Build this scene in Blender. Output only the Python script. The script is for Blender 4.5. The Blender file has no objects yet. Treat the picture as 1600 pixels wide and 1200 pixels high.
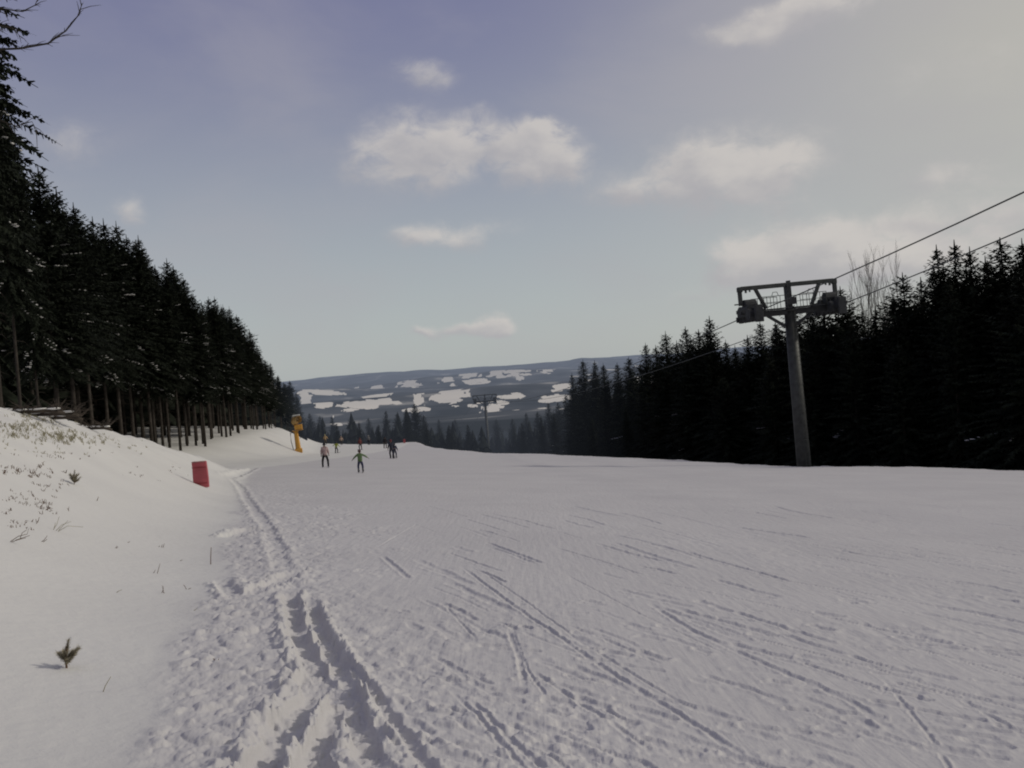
import bpy, math, random
import numpy as np
from mathutils import Vector, Matrix

SC = bpy.context.scene
COL = SC.collection
random.seed(7)
rng = np.random.default_rng(11)

# ------------------------------------------------------------------ camera
F = 1386.0
PITCH = math.radians(1.0)
ROLL = math.radians(4.2)
EYE = 1.6
fwd = Vector((0, math.cos(PITCH), -math.sin(PITCH)))
up0 = Vector((0, math.sin(PITCH), math.cos(PITCH)))
r0 = Vector((1, 0, 0))
camR = r0 * math.cos(ROLL) - up0 * math.sin(ROLL)
camU = r0 * math.sin(ROLL) + up0 * math.cos(ROLL)
cam = bpy.data.cameras.new('camera')
cam.sensor_width = 36
cam.lens = 36 * F / 1600
cam.clip_start = 0.05
cam.clip_end = 60000
camo = bpy.data.objects.new('camera', cam)
COL.objects.link(camo)
M = Matrix((camR, camU, -fwd)).transposed().to_4x4()
M.translation = Vector((0, 0, EYE))
camo.matrix_world = M
SC.camera = camo

def ray(px, py):
    return fwd + camR * ((px - 800) / F) + camU * ((600 - py) / F)

def azel(px, py):
    d = ray(px, py).normalized()
    return math.atan2(d.x, d.y), math.asin(d.z)

def az_of(px, py=640):
    return azel(px, py)[0]

# ------------------------------------------------------------------ numpy noise
def _hash(ix, iy, seed):
    n = (ix.astype(np.int64) * 374761393 + iy.astype(np.int64) * 668265263 + seed * 1274126177) & 0xffffffff
    n = ((n ^ (n >> 13)) * 1274126177) & 0xffffffff
    n = (n ^ (n >> 16)) & 0xffffff
    return n / float(0xffffff)

def vnoise(x, y, seed=0):
    x = np.asarray(x, float); y = np.asarray(y, float)
    ix = np.floor(x); iy = np.floor(y)
    fx = x - ix; fy = y - iy
    fx = fx * fx * (3 - 2 * fx); fy = fy * fy * (3 - 2 * fy)
    a = _hash(ix, iy, seed); b = _hash(ix + 1, iy, seed)
    c = _hash(ix, iy + 1, seed); d = _hash(ix + 1, iy + 1, seed)
    return (a + (b - a) * fx + (c - a) * fy + (a - b - c + d) * fx * fy) * 2 - 1

def fbm(x, y, octv=4, seed=0, gain=0.5):
    s = 0; a = 1; t = 0
    for i in range(octv):
        s = s + a * vnoise(x * 2 ** i + 17.3 * i, y * 2 ** i - 9.1 * i, seed + i)
        t += a; a *= gain
    return s / t

def domes(x, y, cell, seed, prob=0.6):
    """rounded lumps scattered one per cell; returns height in units of cell"""
    cx = x / cell; cy = y / cell
    ix = np.floor(cx); iy = np.floor(cy)
    h = np.zeros_like(cx)
    for dx in (-1, 0, 1):
        for dy in (-1, 0, 1):
            gx = ix + dx; gy = iy + dy
            px = gx + _hash(gx, gy, seed); py = gy + _hash(gx, gy, seed + 5)
            r = 0.2 + 0.42 * _hash(gx, gy, seed + 9)
            on = _hash(gx, gy, seed + 13) < prob
            e = 1 - ((cx - px) ** 2 + (cy - py) ** 2) / (r * r)
            hh = np.where(on & (e > 0), np.sqrt(np.maximum(e, 0)) * r, 0)
            h = np.maximum(h, hh)
    return h

def sstep(t):
    t = np.clip(t, 0, 1)
    return t * t * (3 - 2 * t)

# ------------------------------------------------------------------ terrain height
def plane(x, y):
    yy = np.clip(y, -60, 170)
    return -(0.092 * yy - 0.00011 * yy * yy * np.sign(yy)) - 0.07 * x

EDGE_PX = [(480, 694), (540, 693.5), (600, 692), (640, 693), (665, 697), (700, 703), (760, 707), (900, 712), (1000, 716.5),
           (1100, 721.5), (1240, 728), (1400, 730), (1500, 733), (1600, 738), (1750, 747), (2100, 768)]
e_az = []; e_r = []
for p in EDGE_PX:
    d = ray(*p)
    t = 20.0
    while t < 158:
        P = d * t
        if EYE + P.z <= float(plane(P.x, P.y)):
            break
        t += 0.25
    e_az.append(math.atan2(d.x, d.y)); e_r.append(math.hypot(d.x * t, d.y * t))
AZ_L0, AZ_L1 = az_of(415), az_of(482)
BY = [-40, 0, 8, 16, 25, 32, 40, 46, 52, 60]
BH = [2.6, 2.6, 2.7, 2.75, 2.75, 2.65, 2.1, 1.15, 0.25, 0.0]
BC = [-10, -10, -11, -12.5, -14, -16, -17, -16.8, -17, -18]

def terrain(x, y):
    x = np.asarray(x, float); y = np.asarray(y, float)
    r = np.hypot(x, y) + 1e-9
    az = np.arctan2(x, y)
    re = np.interp(az, e_az, e_r, left=150, right=e_r[-1])
    re = re + 1.1 * vnoise(az * 60, az * 0, 3) + 0.5 * vnoise(az * 190, az * 0, 4)
    k = np.minimum(1.0, re / r)
    xe, ye = x * k, y * k
    s = np.maximum(r - re, 0)

    def near(x, y):
        z = plane(x, y)
        # embankment under the left forest
        amp = np.clip(1.0 + (y - 80) * 0.07, 1.0, 2.9)
        z = z + amp * sstep((-23 - 0.215 * np.clip(y - 106, 0, 80) - x) / 8.0) * sstep((y - 42) / 12)
        z = z + 0.03 * np.clip(-31 - x, 0, 400)
        # near bank
        bh = np.interp(y, BY, BH); bc = np.interp(y, BY, BC)
        xf = -0.9 - 0.285 * np.clip(y, 0, 60)
        w = np.maximum(xf - bc, 1.0)
        t = (xf - x) / w
        up = np.clip(t, 0, 1)
        prof = 0.55 * sstep(up) + 0.45 * up * up * (1.7 - 0.7 * up)
        back = 0.55 * sstep((bc - x) / 7.0)
        z = z + bh * prof * (1 - back)
        lum = sstep((t - 0.35) / 0.5) * sstep((58 - y) / 10)
        z = z + lum * (0.16 * fbm(x / 2.2, y / 2.2, 3, 21) + 0.07 * fbm(x / 0.6, y / 0.6, 2, 22))
        # slight hump right at the crest, middle of the run
        z = z + 0.5 * np.exp(-(((x + 17) / 4.5) ** 2 + ((y - 150) / 6) ** 2))
        z = z + 0.10 * fbm(x / 9, y / 9, 3, 31) * sstep((np.hypot(x, y) - 6) / 20)
        return z
    z = near(xe, ye)
    wR = sstep((az - AZ_L0) / (AZ_L1 - AZ_L0))
    wR = np.where(y < 0, 0, wR)
    dropR = -0.40 * np.minimum(s, 18) - 0.115 * np.clip(s - 18, 0, 500)
    dropL = -0.02 * s
    zm = z + wR * dropR + (1 - wR) * dropL
    zm = zm + np.where(r > 200, 2.5 * fbm(x / 90, y / 90, 3, 41) * sstep((r - 200) / 150), 0)
    # far country: rolling hills
    rk = r / 1000
    base = np.interp(rk, [0.5, 1.2, 1.8, 3.0, 4.5, 6.5, 8.5, 10.5, 11.6, 13, 18],
                     [-72, -98, -105, -125, -118, -92, -55, 8, 40, -60, -150])
    ridge = 0.55 + 0.45 * np.cos((az - az_of(760)) * 3.2)
    base = base + (rk > 7) * sstep((rk - 7) / 3.5) * (ridge - 0.85) * 70
    amp = np.interp(rk, [0.5, 1.3, 2.2, 4, 9, 11, 12.5], [8, 24, 62, 88, 105, 60, 30])
    wx_ = x + 500 * vnoise(x / 2600, y / 2600, 61); wy_ = y + 350 * vnoise(x / 2100 + 5, y / 2100, 62)
    rg_ = 1 - np.abs(vnoise(wx_ / 2300 + 3.1, wy_ / 1050 - 1.7, 51)) * 2
    n = 0.55 * rg_ + 0.75 * fbm(x / 1300 + 3.1, y / 800 - 1.7, 4, 52, 0.5)
    zf = base + amp * n
    w = sstep((r - 350) / 900)
    return zm * (1 - w) + zf * w

def hit(px, py, tmax=400.0):
    d = ray(px, py)
    ts = np.concatenate([np.arange(1.5, 60, 0.02), np.arange(60, tmax, 0.2)])
    X = d.x * ts; Y = d.y * ts; Z = EYE + d.z * ts
    below = Z <= terrain(X, Y)
    i = int(np.argmax(below)) if below.any() else len(ts) - 1
    return Vector((X[i], Y[i], float(terrain(X[i], Y[i]))))

def at(px, py, yy):
    d = ray(px, py)
    return Vector((0, 0, EYE)) + d * (yy / d.y)

def gz(x, y):
    return float(terrain(x, y))

# ------------------------------------------------------------------ materials
def new_mat(name):
    m = bpy.data.materials.new(name); m.use_nodes = True
    nt = m.node_tree; nt.nodes.clear()
    out = nt.nodes.new('ShaderNodeOutputMaterial')
    return m, nt, out

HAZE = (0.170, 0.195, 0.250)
def paint_haze(nt, shader, out, near, far, mx, start=0.0):  # aerial haze painted on: glowing haze tint mixed in by distance from origin
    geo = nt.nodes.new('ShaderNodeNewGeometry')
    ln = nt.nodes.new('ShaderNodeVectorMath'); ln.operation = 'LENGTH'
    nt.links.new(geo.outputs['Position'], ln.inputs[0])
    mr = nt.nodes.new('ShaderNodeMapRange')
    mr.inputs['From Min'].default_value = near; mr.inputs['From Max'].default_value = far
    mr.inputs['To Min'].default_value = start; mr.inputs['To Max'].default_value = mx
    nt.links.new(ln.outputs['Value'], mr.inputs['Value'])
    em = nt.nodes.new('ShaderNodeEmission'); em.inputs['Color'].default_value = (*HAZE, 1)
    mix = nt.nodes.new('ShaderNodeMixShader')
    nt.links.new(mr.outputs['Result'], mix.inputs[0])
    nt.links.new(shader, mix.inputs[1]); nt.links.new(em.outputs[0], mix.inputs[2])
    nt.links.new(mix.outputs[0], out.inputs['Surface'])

def simple(name, color, rough=0.7, metal=0.0, var=0.25, scale=6.0, bump=0.0, haze=False, spec=0.3):
    m, nt, out = new_mat(name)
    b = nt.nodes.new('ShaderNodeBsdfPrincipled')
    b.inputs['Roughness'].default_value = rough
    b.inputs['Metallic'].default_value = metal
    b.inputs['Specular IOR Level'].default_value = spec
    tc = nt.nodes.new('ShaderNodeTexCoord')
    ns = nt.nodes.new('ShaderNodeTexNoise'); ns.inputs['Scale'].default_value = scale
    ns.inputs['Detail'].default_value = 5
    nt.links.new(tc.outputs['Object'], ns.inputs['Vector'])
    rp = nt.nodes.new('ShaderNodeValToRGB')
    rp.color_ramp.elements[0].position = 0.3; rp.color_ramp.elements[1].position = 0.7
    rp.color_ramp.elements[0].color = tuple(c * (1 - var) for c in color) + (1,)
    rp.color_ramp.elements[1].color = tuple(min(1, c * (1 + var)) for c in color) + (1,)
    nt.links.new(ns.outputs['Fac'], rp.inputs['Fac'])
    nt.links.new(rp.outputs['Color'], b.inputs['Base Color'])
    if bump:
        bp = nt.nodes.new('ShaderNodeBump'); bp.inputs['Strength'].default_value = bump
        bp.inputs['Distance'].default_value = 0.02
        nt.links.new(ns.outputs['Fac'], bp.inputs['Height']); nt.links.new(bp.outputs[0], b.inputs['Normal'])
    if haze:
        paint_haze(nt, b.outputs[0], out, 140, 420, 0.24)
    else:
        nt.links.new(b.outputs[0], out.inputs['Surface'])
    return m

def snow_mat():
    m, nt, out = new_mat('snow')
    b = nt.nodes.new('ShaderNodeBsdfPrincipled')
    b.inputs['Roughness'].default_value = 0.75
    b.inputs['Specular IOR Level'].default_value = 0.15
    geo = nt.nodes.new('ShaderNodeNewGeometry')
    def noise(scale, detail, vec=None):
        n = nt.nodes.new('ShaderNodeTexNoise'); n.inputs['Scale'].default_value = scale
        n.inputs['Detail'].default_value = detail
        nt.links.new(vec or geo.outputs['Position'], n.inputs['Vector'])
        return n
    n1 = noise(0.35, 5)
    rp = nt.nodes.new('ShaderNodeValToRGB')
    rp.color_ramp.elements[0].position = 0.3; rp.color_ramp.elements[1].position = 0.7
    rp.color_ramp.elements[0].color = (0.55, 0.545, 0.54, 1)
    rp.color_ramp.elements[1].color = (0.60, 0.595, 0.585, 1)
    nt.links.new(n1.outputs['Fac'], rp.inputs['Fac'])
    # trampled / groomed snow is greyer than the untouched bank
    at_ = nt.nodes.new('ShaderNodeAttribute'); at_.attribute_name = 'groomed'
    mx = nt.nodes.new('ShaderNodeMix'); mx.data_type = 'RGBA'; mx.blend_type = 'MULTIPLY'
    nt.links.new(at_.outputs['Fac'], mx.inputs[0])
    nt.links.new(rp.outputs['Color'], mx.inputs[6])
    mx.inputs[7].default_value = (0.86, 0.85, 0.885, 1)
    nt.links.new(mx.outputs[2], b.inputs['Base Color'])
    # bump: fine crystals everywhere, scratched streaks on the run
    n2 = noise(55, 4); n3 = noise(9, 5)
    mp = nt.nodes.new('ShaderNodeMapping'); mp.vector_type = 'POINT'
    mp.inputs['Rotation'].default_value = (0, 0, math.radians(27))
    mp.inputs['Scale'].default_value = (14, 1.1, 1)
    nt.links.new(geo.outputs['Position'], mp.inputs['Vector'])
    n4 = noise(1.0, 5, mp.outputs[0])
    ml = nt.nodes.new('ShaderNodeMath'); ml.operation = 'MULTIPLY'
    nt.links.new(n4.outputs['Fac'], ml.inputs[0]); nt.links.new(at_.outputs['Fac'], ml.inputs[1])
    b1 = nt.nodes.new('ShaderNodeBump'); b1.inputs['Strength'].default_value = 0.25; b1.inputs['Distance'].default_value = 0.01
    b2 = nt.nodes.new('ShaderNodeBump'); b2.inputs['Strength'].default_value = 0.35; b2.inputs['Distance'].default_value = 0.03
    b3 = nt.nodes.new('ShaderNodeBump'); b3.inputs['Strength'].default_value = 0.32; b3.inputs['Distance'].default_value = 0.035
    nt.links.new(n2.outputs['Fac'], b1.inputs['Height'])
    nt.links.new(n3.outputs['Fac'], b2.inputs['Height'])
    nt.links.new(ml.outputs[0], b3.inputs['Height'])
    nt.links.new(b1.outputs[0], b2.inputs['Normal']); nt.links.new(b2.outputs[0], b3.inputs['Normal'])
    nt.links.new(b3.outputs[0], b.inputs['Normal'])
    nt.links.new(b.outputs[0], out.inputs['Surface'])
    return m

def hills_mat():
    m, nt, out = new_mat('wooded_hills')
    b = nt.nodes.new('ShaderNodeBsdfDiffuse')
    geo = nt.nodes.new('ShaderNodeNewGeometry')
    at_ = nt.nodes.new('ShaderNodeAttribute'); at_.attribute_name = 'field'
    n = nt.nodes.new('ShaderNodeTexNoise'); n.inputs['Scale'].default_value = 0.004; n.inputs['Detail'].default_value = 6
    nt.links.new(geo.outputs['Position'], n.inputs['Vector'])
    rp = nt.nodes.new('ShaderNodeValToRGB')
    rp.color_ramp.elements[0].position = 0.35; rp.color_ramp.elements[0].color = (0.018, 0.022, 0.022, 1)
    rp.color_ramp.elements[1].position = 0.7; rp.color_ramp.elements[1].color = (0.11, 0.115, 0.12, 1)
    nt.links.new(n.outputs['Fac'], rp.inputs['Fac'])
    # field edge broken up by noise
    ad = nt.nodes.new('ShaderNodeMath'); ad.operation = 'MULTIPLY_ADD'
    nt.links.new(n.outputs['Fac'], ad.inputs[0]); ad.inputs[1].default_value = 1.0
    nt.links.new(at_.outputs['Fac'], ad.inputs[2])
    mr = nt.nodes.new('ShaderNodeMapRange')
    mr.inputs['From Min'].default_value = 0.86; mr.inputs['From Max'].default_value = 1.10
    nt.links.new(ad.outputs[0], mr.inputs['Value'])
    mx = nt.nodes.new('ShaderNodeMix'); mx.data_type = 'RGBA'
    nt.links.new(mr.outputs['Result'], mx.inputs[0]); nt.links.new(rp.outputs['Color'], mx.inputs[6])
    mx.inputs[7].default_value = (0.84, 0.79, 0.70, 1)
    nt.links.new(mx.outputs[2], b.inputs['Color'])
    paint_haze(nt, b.outputs[0], out, 600, 11500, 0.88, 0.14)
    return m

SNOW = snow_mat()
HILLS = hills_mat()
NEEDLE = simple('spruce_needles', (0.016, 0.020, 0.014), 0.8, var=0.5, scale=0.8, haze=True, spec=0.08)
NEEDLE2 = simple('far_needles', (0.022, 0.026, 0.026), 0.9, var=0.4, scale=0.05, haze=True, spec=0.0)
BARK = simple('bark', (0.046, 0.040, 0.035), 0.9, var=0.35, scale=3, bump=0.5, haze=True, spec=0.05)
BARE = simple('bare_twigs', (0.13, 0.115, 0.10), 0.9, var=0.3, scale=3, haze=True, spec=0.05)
BSNOW = simple('branch_snow', (0.62, 0.61, 0.60), 0.8, var=0.1, scale=3, spec=0.1)
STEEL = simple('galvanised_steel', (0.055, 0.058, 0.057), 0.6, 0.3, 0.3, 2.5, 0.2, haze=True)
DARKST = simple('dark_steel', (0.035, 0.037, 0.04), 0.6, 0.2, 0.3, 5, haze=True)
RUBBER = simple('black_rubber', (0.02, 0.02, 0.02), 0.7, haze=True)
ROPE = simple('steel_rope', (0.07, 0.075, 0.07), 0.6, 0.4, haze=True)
ORANGE = simple('orange_paint', (0.52, 0.27, 0.05), 0.5, var=0.2, scale=5)
ORANGE2 = simple('faded_orange', (0.46, 0.30, 0.12), 0.6, var=0.2, scale=5)
REDPAD = simple('red_vinyl', (0.36, 0.075, 0.09), 0.5, var=0.18, scale=2.2, bump=0.6)
REDSEAM = simple('dark_red_seam', (0.20, 0.02, 0.025), 0.6)
FOAM = simple('pad_edge', (0.30, 0.16, 0.15), 0.8)
GRASSD = simple('dry_grass', (0.33, 0.30, 0.20), 0.9, var=0.4, scale=8)
STALK = simple('dry_stalk', (0.13, 0.08, 0.05), 0.9, var=0.3, scale=20)
PINE = simple('sapling_needles', (0.30, 0.27, 0.20), 0.8, var=0.5, scale=30)
SKIN = simple('skin', (0.45, 0.27, 0.20), 0.6, var=0.05)
BLACK = simple('black_cloth', (0.02, 0.02, 0.024), 0.85)
HAIRM = simple('hair', (0.03, 0.02, 0.015), 0.8)

# ------------------------------------------------------------------ object helpers
def mesh_obj(name, verts, faces, mat, parent=None, smooth=False, edges=()):
    me = bpy.data.meshes.new(name)
    me.from_pydata([tuple(v) for v in verts], list(edges), faces)
    me.materials.append(mat)
    if smooth:
        me.polygons.foreach_set('use_smooth', [True] * len(me.polygons))
    me.update()
    o = bpy.data.objects.new(name, me); COL.objects.link(o)
    if parent: o.parent = parent
    return o

def tag(o, label=None, cat=None, group=None, kind=None):
    if label: o['label'] = label
    if cat: o['category'] = cat
    if group: o['group'] = group
    if kind: o['kind'] = kind
    return o

def thing(name, label, cat, loc, rz=0, group=None):
    o = bpy.data.objects.new(name, None); COL.objects.link(o)
    o.empty_display_size = 0.2
    o.location = loc; o.rotation_euler = (0, 0, rz)
    return tag(o, label, cat, group)

class MB:
    def __init__(s): s.v = []; s.f = []
    def add(s, vs, fs):
        b = len(s.v); s.v += [tuple(v) for v in vs]; s.f += [tuple(i + b for i in f) for f in fs]
        return s
    def box(s, c, sz, R=None, bev=0.0):
        hx, hy, hz = (k / 2 for k in sz)
        if bev <= 0:
            vs = [Vector((x, y, z)) for z in (-hz, hz) for x, y in ((-hx, -hy), (hx, -hy), (hx, hy), (-hx, hy))]
            fs = [(3, 2, 1, 0), (4, 5, 6, 7), (0, 1, 5, 4), (1, 2, 6, 5), (2, 3, 7, 6), (3, 0, 4, 7)]
        else:
            rings = []
            for z, k in ((-hz, bev), (-hz + bev, 0), (hz - bev, 0), (hz, bev)):
                a, b_ = hx - k, hy - k
                q = bev
                rings.append([Vector((x, y, z)) for x, y in ((-a + q, -b_), (a - q, -b_), (a, -b_ + q), (a, b_ - q), (a - q, b_), (-a + q, b_), (-a, b_ - q), (-a, -b_ + q))])
            vs = [p for rg in rings for p in rg]
            fs = [tuple(range(7, -1, -1)), tuple(range(24, 32))]
            for k in range(3):
                for i in range(8):
                    j = (i + 1) % 8
                    fs.append((k * 8 + i, k * 8 + j, k * 8 + 8 + j, k * 8 + 8 + i))
        c = Vector(c)
        return s.add([(R @ p if R else p) + c for p in vs], fs)
    def tube(s, pts, radii, n=8, caps=True):
        pts = [Vector(p) for p in pts]
        if not hasattr(radii, '__len__'): radii = [radii] * len(pts)
        vs = []; fs = []
        for i, p in enumerate(pts):
            t = (pts[min(i + 1, len(pts) - 1)] - pts[max(i - 1, 0)])
            t = t.normalized() if t.length > 0 else Vector((0, 0, 1))
            a = t.cross(Vector((0, 0, 1)))
            if a.length < 0.05: a = t.cross(Vector((0, 1, 0)))
            a.normalize(); b_ = t.cross(a)
            for k in range(n):
                th = 2 * math.pi * k / n
                vs.append(p + (a * math.cos(th) + b_ * math.sin(th)) * radii[i])
        for i in range(len(pts) - 1):
            for k in range(n):
                j = (k + 1) % n
                fs.append((i * n + k, i * n + j, i * n + n + j, i * n + n + k))
        if caps:
            fs.append(tuple(range(n - 1, -1, -1))); fs.append(tuple(range((len(pts) - 1) * n, len(pts) * n)))
        return s.add(vs, fs)
    def blob(s, c, rad, seed=0, rough=0.2, nu=10, nv=7):
        rs = random.Random(seed)
        vs = []; fs = []
        for j in range(1, nv):
            ph = math.pi * j / nv
            for i in range(nu):
                th = 2 * math.pi * i / nu
                k = 1 + rough * (rs.random() - 0.5) * 2
                vs.append(Vector(c) + Vector((rad[0] * k * math.sin(ph) * math.cos(th), rad[1] * k * math.sin(ph) * math.sin(th), rad[2] * k * math.cos(ph))))
        top = len(vs); vs.append(Vector(c) + Vector((0, 0, rad[2]))); vs.append(Vector(c) - Vector((0, 0, rad[2])))
        for j in range(nv - 2):
            for i in range(nu):
                k = (i + 1) % nu
                fs.append((j * nu + i, j * nu + nu + i, j * nu + nu + k, j * nu + k))
        for i in range(nu):
            k = (i + 1) % nu
            fs.append((top, i, k)); fs.append((top + 1, (nv - 2) * nu + k, (nv - 2) * nu + i))
        return s.add(vs, fs)
    def build(s, name, mat, parent=None, smooth=False):
        return mesh_obj(name, s.v, s.f, mat, parent, smooth)

# ------------------------------------------------------------------ snow ground (one sheet)
def px_line(pts):
    return [(hit(*p).x, hit(*p).y) for p in pts]

def seg_dist(X, Y, pts):
    best = np.full(X.shape, 1e9); tt = np.zeros(X.shape); L = 0
    segs = []
    for (x0, y0), (x1, y1) in zip(pts[:-1], pts[1:]):
        l = math.hypot(x1 - x0, y1 - y0) + 1e-9
        t = np.clip(((X - x0) * (x1 - x0) + (Y - y0) * (y1 - y0)) / (l * l), 0, 1)
        d = np.hypot(X - x0 - t * (x1 - x0), Y - y0 - t * (y1 - y0))
        u = d < best
        best = np.where(u, d, best); tt = np.where(u, L + t * l, tt); L += l
    return best, tt, L

az_d = np.radians(np.linspace(-36, 36, 1250))
az_all = np.concatenate([np.radians(np.linspace(-180, -36.5, 70)), az_d, np.radians(np.linspace(36.5, 178, 70))])
rr = np.concatenate([[0.4, 1.0, 1.8, 2.6, 3.2], np.exp(np.linspace(math.log(3.6), math.log(60), 760)),
                     np.exp(np.linspace(math.log(60.4), math.log(175), 150)), np.exp(np.linspace(math.log(180), math.log(640), 40))])
AZ, R_ = np.meshgrid(az_all, rr)
X = R_ * np.sin(AZ); Y = R_ * np.cos(AZ)
Z = terrain(X, Y)

xf = -0.9 - 0.285 * np.clip(Y, 0, 60)
side = X - xf                                   # >0 on the run, <0 on the bank
wob = 0.35 * fbm(X / 1.3, Y / 1.3, 3, 61)
groomed = sstep((side + wob + 0.15) / 0.5)
dist = np.hypot(X, Y)
fade = np.clip(1.15 - dist / 55, 0, 1)
nearm = (dist > 3) & (dist < 62) & (Y > 2)
rough = np.zeros_like(X)
b = sstep((side + wob) / 0.25) * sstep((3.1 + 0.03 * Y - side + 2.2 * fbm(X / 1.6, Y / 2.5, 3, 62)) / 2.2)
rough = b * fade
dz = np.zeros_like(X)
xs, ys = X[nearm], Y[nearm]
rg = rough[nearm]; gr = groomed[nearm]; fd = fade[nearm]
wx = xs + 0.05 * vnoise(xs * 9, ys * 9, 70); wy = ys + 0.05 * vnoise(xs * 9 + 40, ys * 9, 71)
chunk = 0.26 * domes(wx, wy, 0.17, 72, 0.55) * 0.17 * 4 + domes(wx, wy, 0.42, 73, 0.35) * 0.42 * 0.16
scr = fbm(xs / 0.16, ys / 0.22, 4, 74, 0.6)
scr2 = fbm(xs / 0.45, ys / 0.6, 3, 75)
loc = 0.8 * rg * (chunk * 0.36 + 0.013 * scr + 0.022 * scr2 + 0.012 * fbm(xs / 0.06, ys / 0.08, 3, 175, .6) + .35 * domes(wx, wy, .075, 176, .35) * .075)
# scuffed patches and dents further out on the run
pm = sstep((fbm(xs / 0.9, ys / 1.5, 3, 76) - 0.02) / 0.30) * gr * np.clip(1.3 - np.hypot(xs, ys) / 30, 0, 1)
loc += pm * (0.011 * fbm(xs / 0.13, ys / 0.2, 3, 77, 0.6) + 0.010 * fbm(xs / 0.4, ys / 0.6, 2, 78) )
loc += gr * (0.0025 * fbm(xs / 0.07, ys / 0.11, 2, 79) + 0.009 * fbm(xs / 0.7, ys / 1.4, 3, 80))
loc += (1 - gr) * 0.005 * fbm(xs / 0.35, ys / 0.35, 3, 81)

GRV = np.zeros_like(xs); RIM = np.zeros_like(xs)
def carve(pts, width, depth, rim=0.5, jit=0.25, lumps=0.0, seed=1, taper=True):
    """press a groove with raised rims along a polyline"""
    P = np.array(pts)
    pad = width * 5
    m = (xs > P[:, 0].min() - pad) & (xs < P[:, 0].max() + pad) & (ys > P[:, 1].min() - pad) & (ys < P[:, 1].max() + pad)
    if not m.any(): return
    x, y = xs[m], ys[m]
    x2 = x + width * jit * vnoise(x / (width * 2.2), y / (width * 2.2), seed); y2 = y + width * jit * vnoise(x / (width * 2.2) + 9, y / (width * 2.2), seed + 1)
    d, t, L = seg_dist(x2, y2, pts)
    if lumps: d = np.maximum(d + width * .30 * fbm(x / .07, y / .09, 3, seed + 8), 0)
    e = np.ones_like(d)
    if taper: e = sstep(t / (0.12 * L + 1e-6)) * sstep((L - t) / (0.12 * L + 1e-6))
    g = -depth * np.clip(1 - (d / width) ** 4, 0, 1) ** 1.0 * e
    rimh = depth * rim * np.exp(-((d - width * 1.45) / (width * 0.5)) ** 2) * e * (0.65 + 0.6 * vnoise(x / (width * 1.1), y / (width * 1.1), seed + 2))
    if lumps:
        lm = np.exp(-((d - width * 1.5) / (width * 0.9)) ** 2) * e
        rimh = rimh + lm * lumps * (0.55 * domes(x2, y2, width * 0.8, seed + 4, 0.7) * width + 0.35 * width * np.maximum(fbm(x / (width * .7), y / (width * .7), 3, seed + 6), 0))
    GRV[m] = np.minimum(GRV[m], g); RIM[m] = np.maximum(RIM[m], rimh)

# the deep trench walked and slid down the left side of the run
carve(px_line([(450, 925), (455, 940), (466, 990), (494, 1050), (515, 1085)]), 0.095, 0.07, 0.5, 0.35, 0.7, 101)
carve(px_line([(485, 935), (497, 980), (524, 1025), (545, 1075), (556, 1120), (575, 1165), (600, 1230)]), 0.08, 0.06, 0.5, 0.4, 0.8, 111)
carve(px_line([(494, 1045), (480, 1090), (448, 1130), (415, 1180), (375, 1240)]), 0.11, 0.075, 0.5, 0.4, 0.8, 121)
carve(px_line([(500, 1050), (530, 1095), (505, 1150), (497, 1190), (480, 1250)]), 0.09, 0.065, 0.5, 0.45, 0.9, 131)
carve(px_line([(525, 1020), (567, 1062), (608, 1117), (667, 1192), (700, 1240)]), 0.045, 0.03, 0.5, 0.2, 0.3, 141)
# narrow trail continuing up the left side
carve(px_line([(355, 742), (375, 760), (400, 800), (425, 838), (440, 880), (450, 930)]), 0.13, 0.022, 0.9, 0.4, 0.4, 151)
carve(px_line([(345, 748), (375, 740), (405, 728), (450, 712)]), 0.25, 0.05, 1.0, 0.4, 0.3, 161)
carve(px_line([(345, 905), (372, 930), (400, 925), (440, 905), (470, 890)]), 0.12, 0.035, 0.8, 0.4, 0.5, 171)
carve(px_line([(360, 840), (395, 828), (425, 832)]), 0.2, 0.04, 0.9, 0.4, 0.5, 175)
# ski tracks
SKI = [([(720, 885), (800, 945), (880, 1000), (960, 1055), (1050, 1110), (1150, 1175), (1220, 1230)], .035, .026),
       ([(738, 883), (815, 935), (905, 1002), (1000, 1060), (1120, 1130)], .022, .018),
       ([(597, 868), (620, 888), (640, 905)], .06, .03),
       ([(795, 985), (812, 1030), (820, 1075)], .035, .028), ([(800, 982), (825, 1050), (860, 1100)], .02, .016),
       ([(690, 940), (745, 1000)], .022, .018), ([(735, 1095), (800, 1160), (860, 1210)], .03, .022),
       ([(700, 1075), (755, 1130), (830, 1215)], .025, .02), ([(1010, 940), (1080, 985), (1200, 1040), (1330, 1095), (1420, 1160)], .045, .026),
       ([(830, 1050), (930, 1115), (1030, 1180)], .03, .022),
       ([(880, 895), (1000, 960), (1150, 1030)], .02, .014), ([(1500, 1090), (1600, 1150)], .03, .02), ([(1380, 1060), (1460, 1160), (1500, 1230)], .022, .016),
       ([(590, 855), (650, 820), (690, 835)], .03, .014), ([(900, 1160), (1000, 1190), (1060, 1230)], .03, .022),
       ([(1180, 900), (1400, 935), (1650, 985)], .035, .02), ([(1300, 850), (1650, 895)], .045, .022), ([(1130, 835), (1350, 862), (1650, 905)], .04, .02),
       ([(1250, 880), (1450, 905), (1650, 935)], .035, .02), ([(1000, 905), (1200, 945), (1500, 1010), (1650, 1050)], .03, .018),
       ([(900, 845), (1050, 868), (1250, 905)], .03, .016), ([(1420, 1010), (1650, 1075)], .025, .018), ([(1150, 990), (1350, 1040), (1650, 1125)], .025, .018)]
for i, (p, w, d) in enumerate(SKI):
    carve(px_line(p), w * .7, d * .52, 0.6, 0.3, 0.0, 200 + i * 3)
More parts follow.
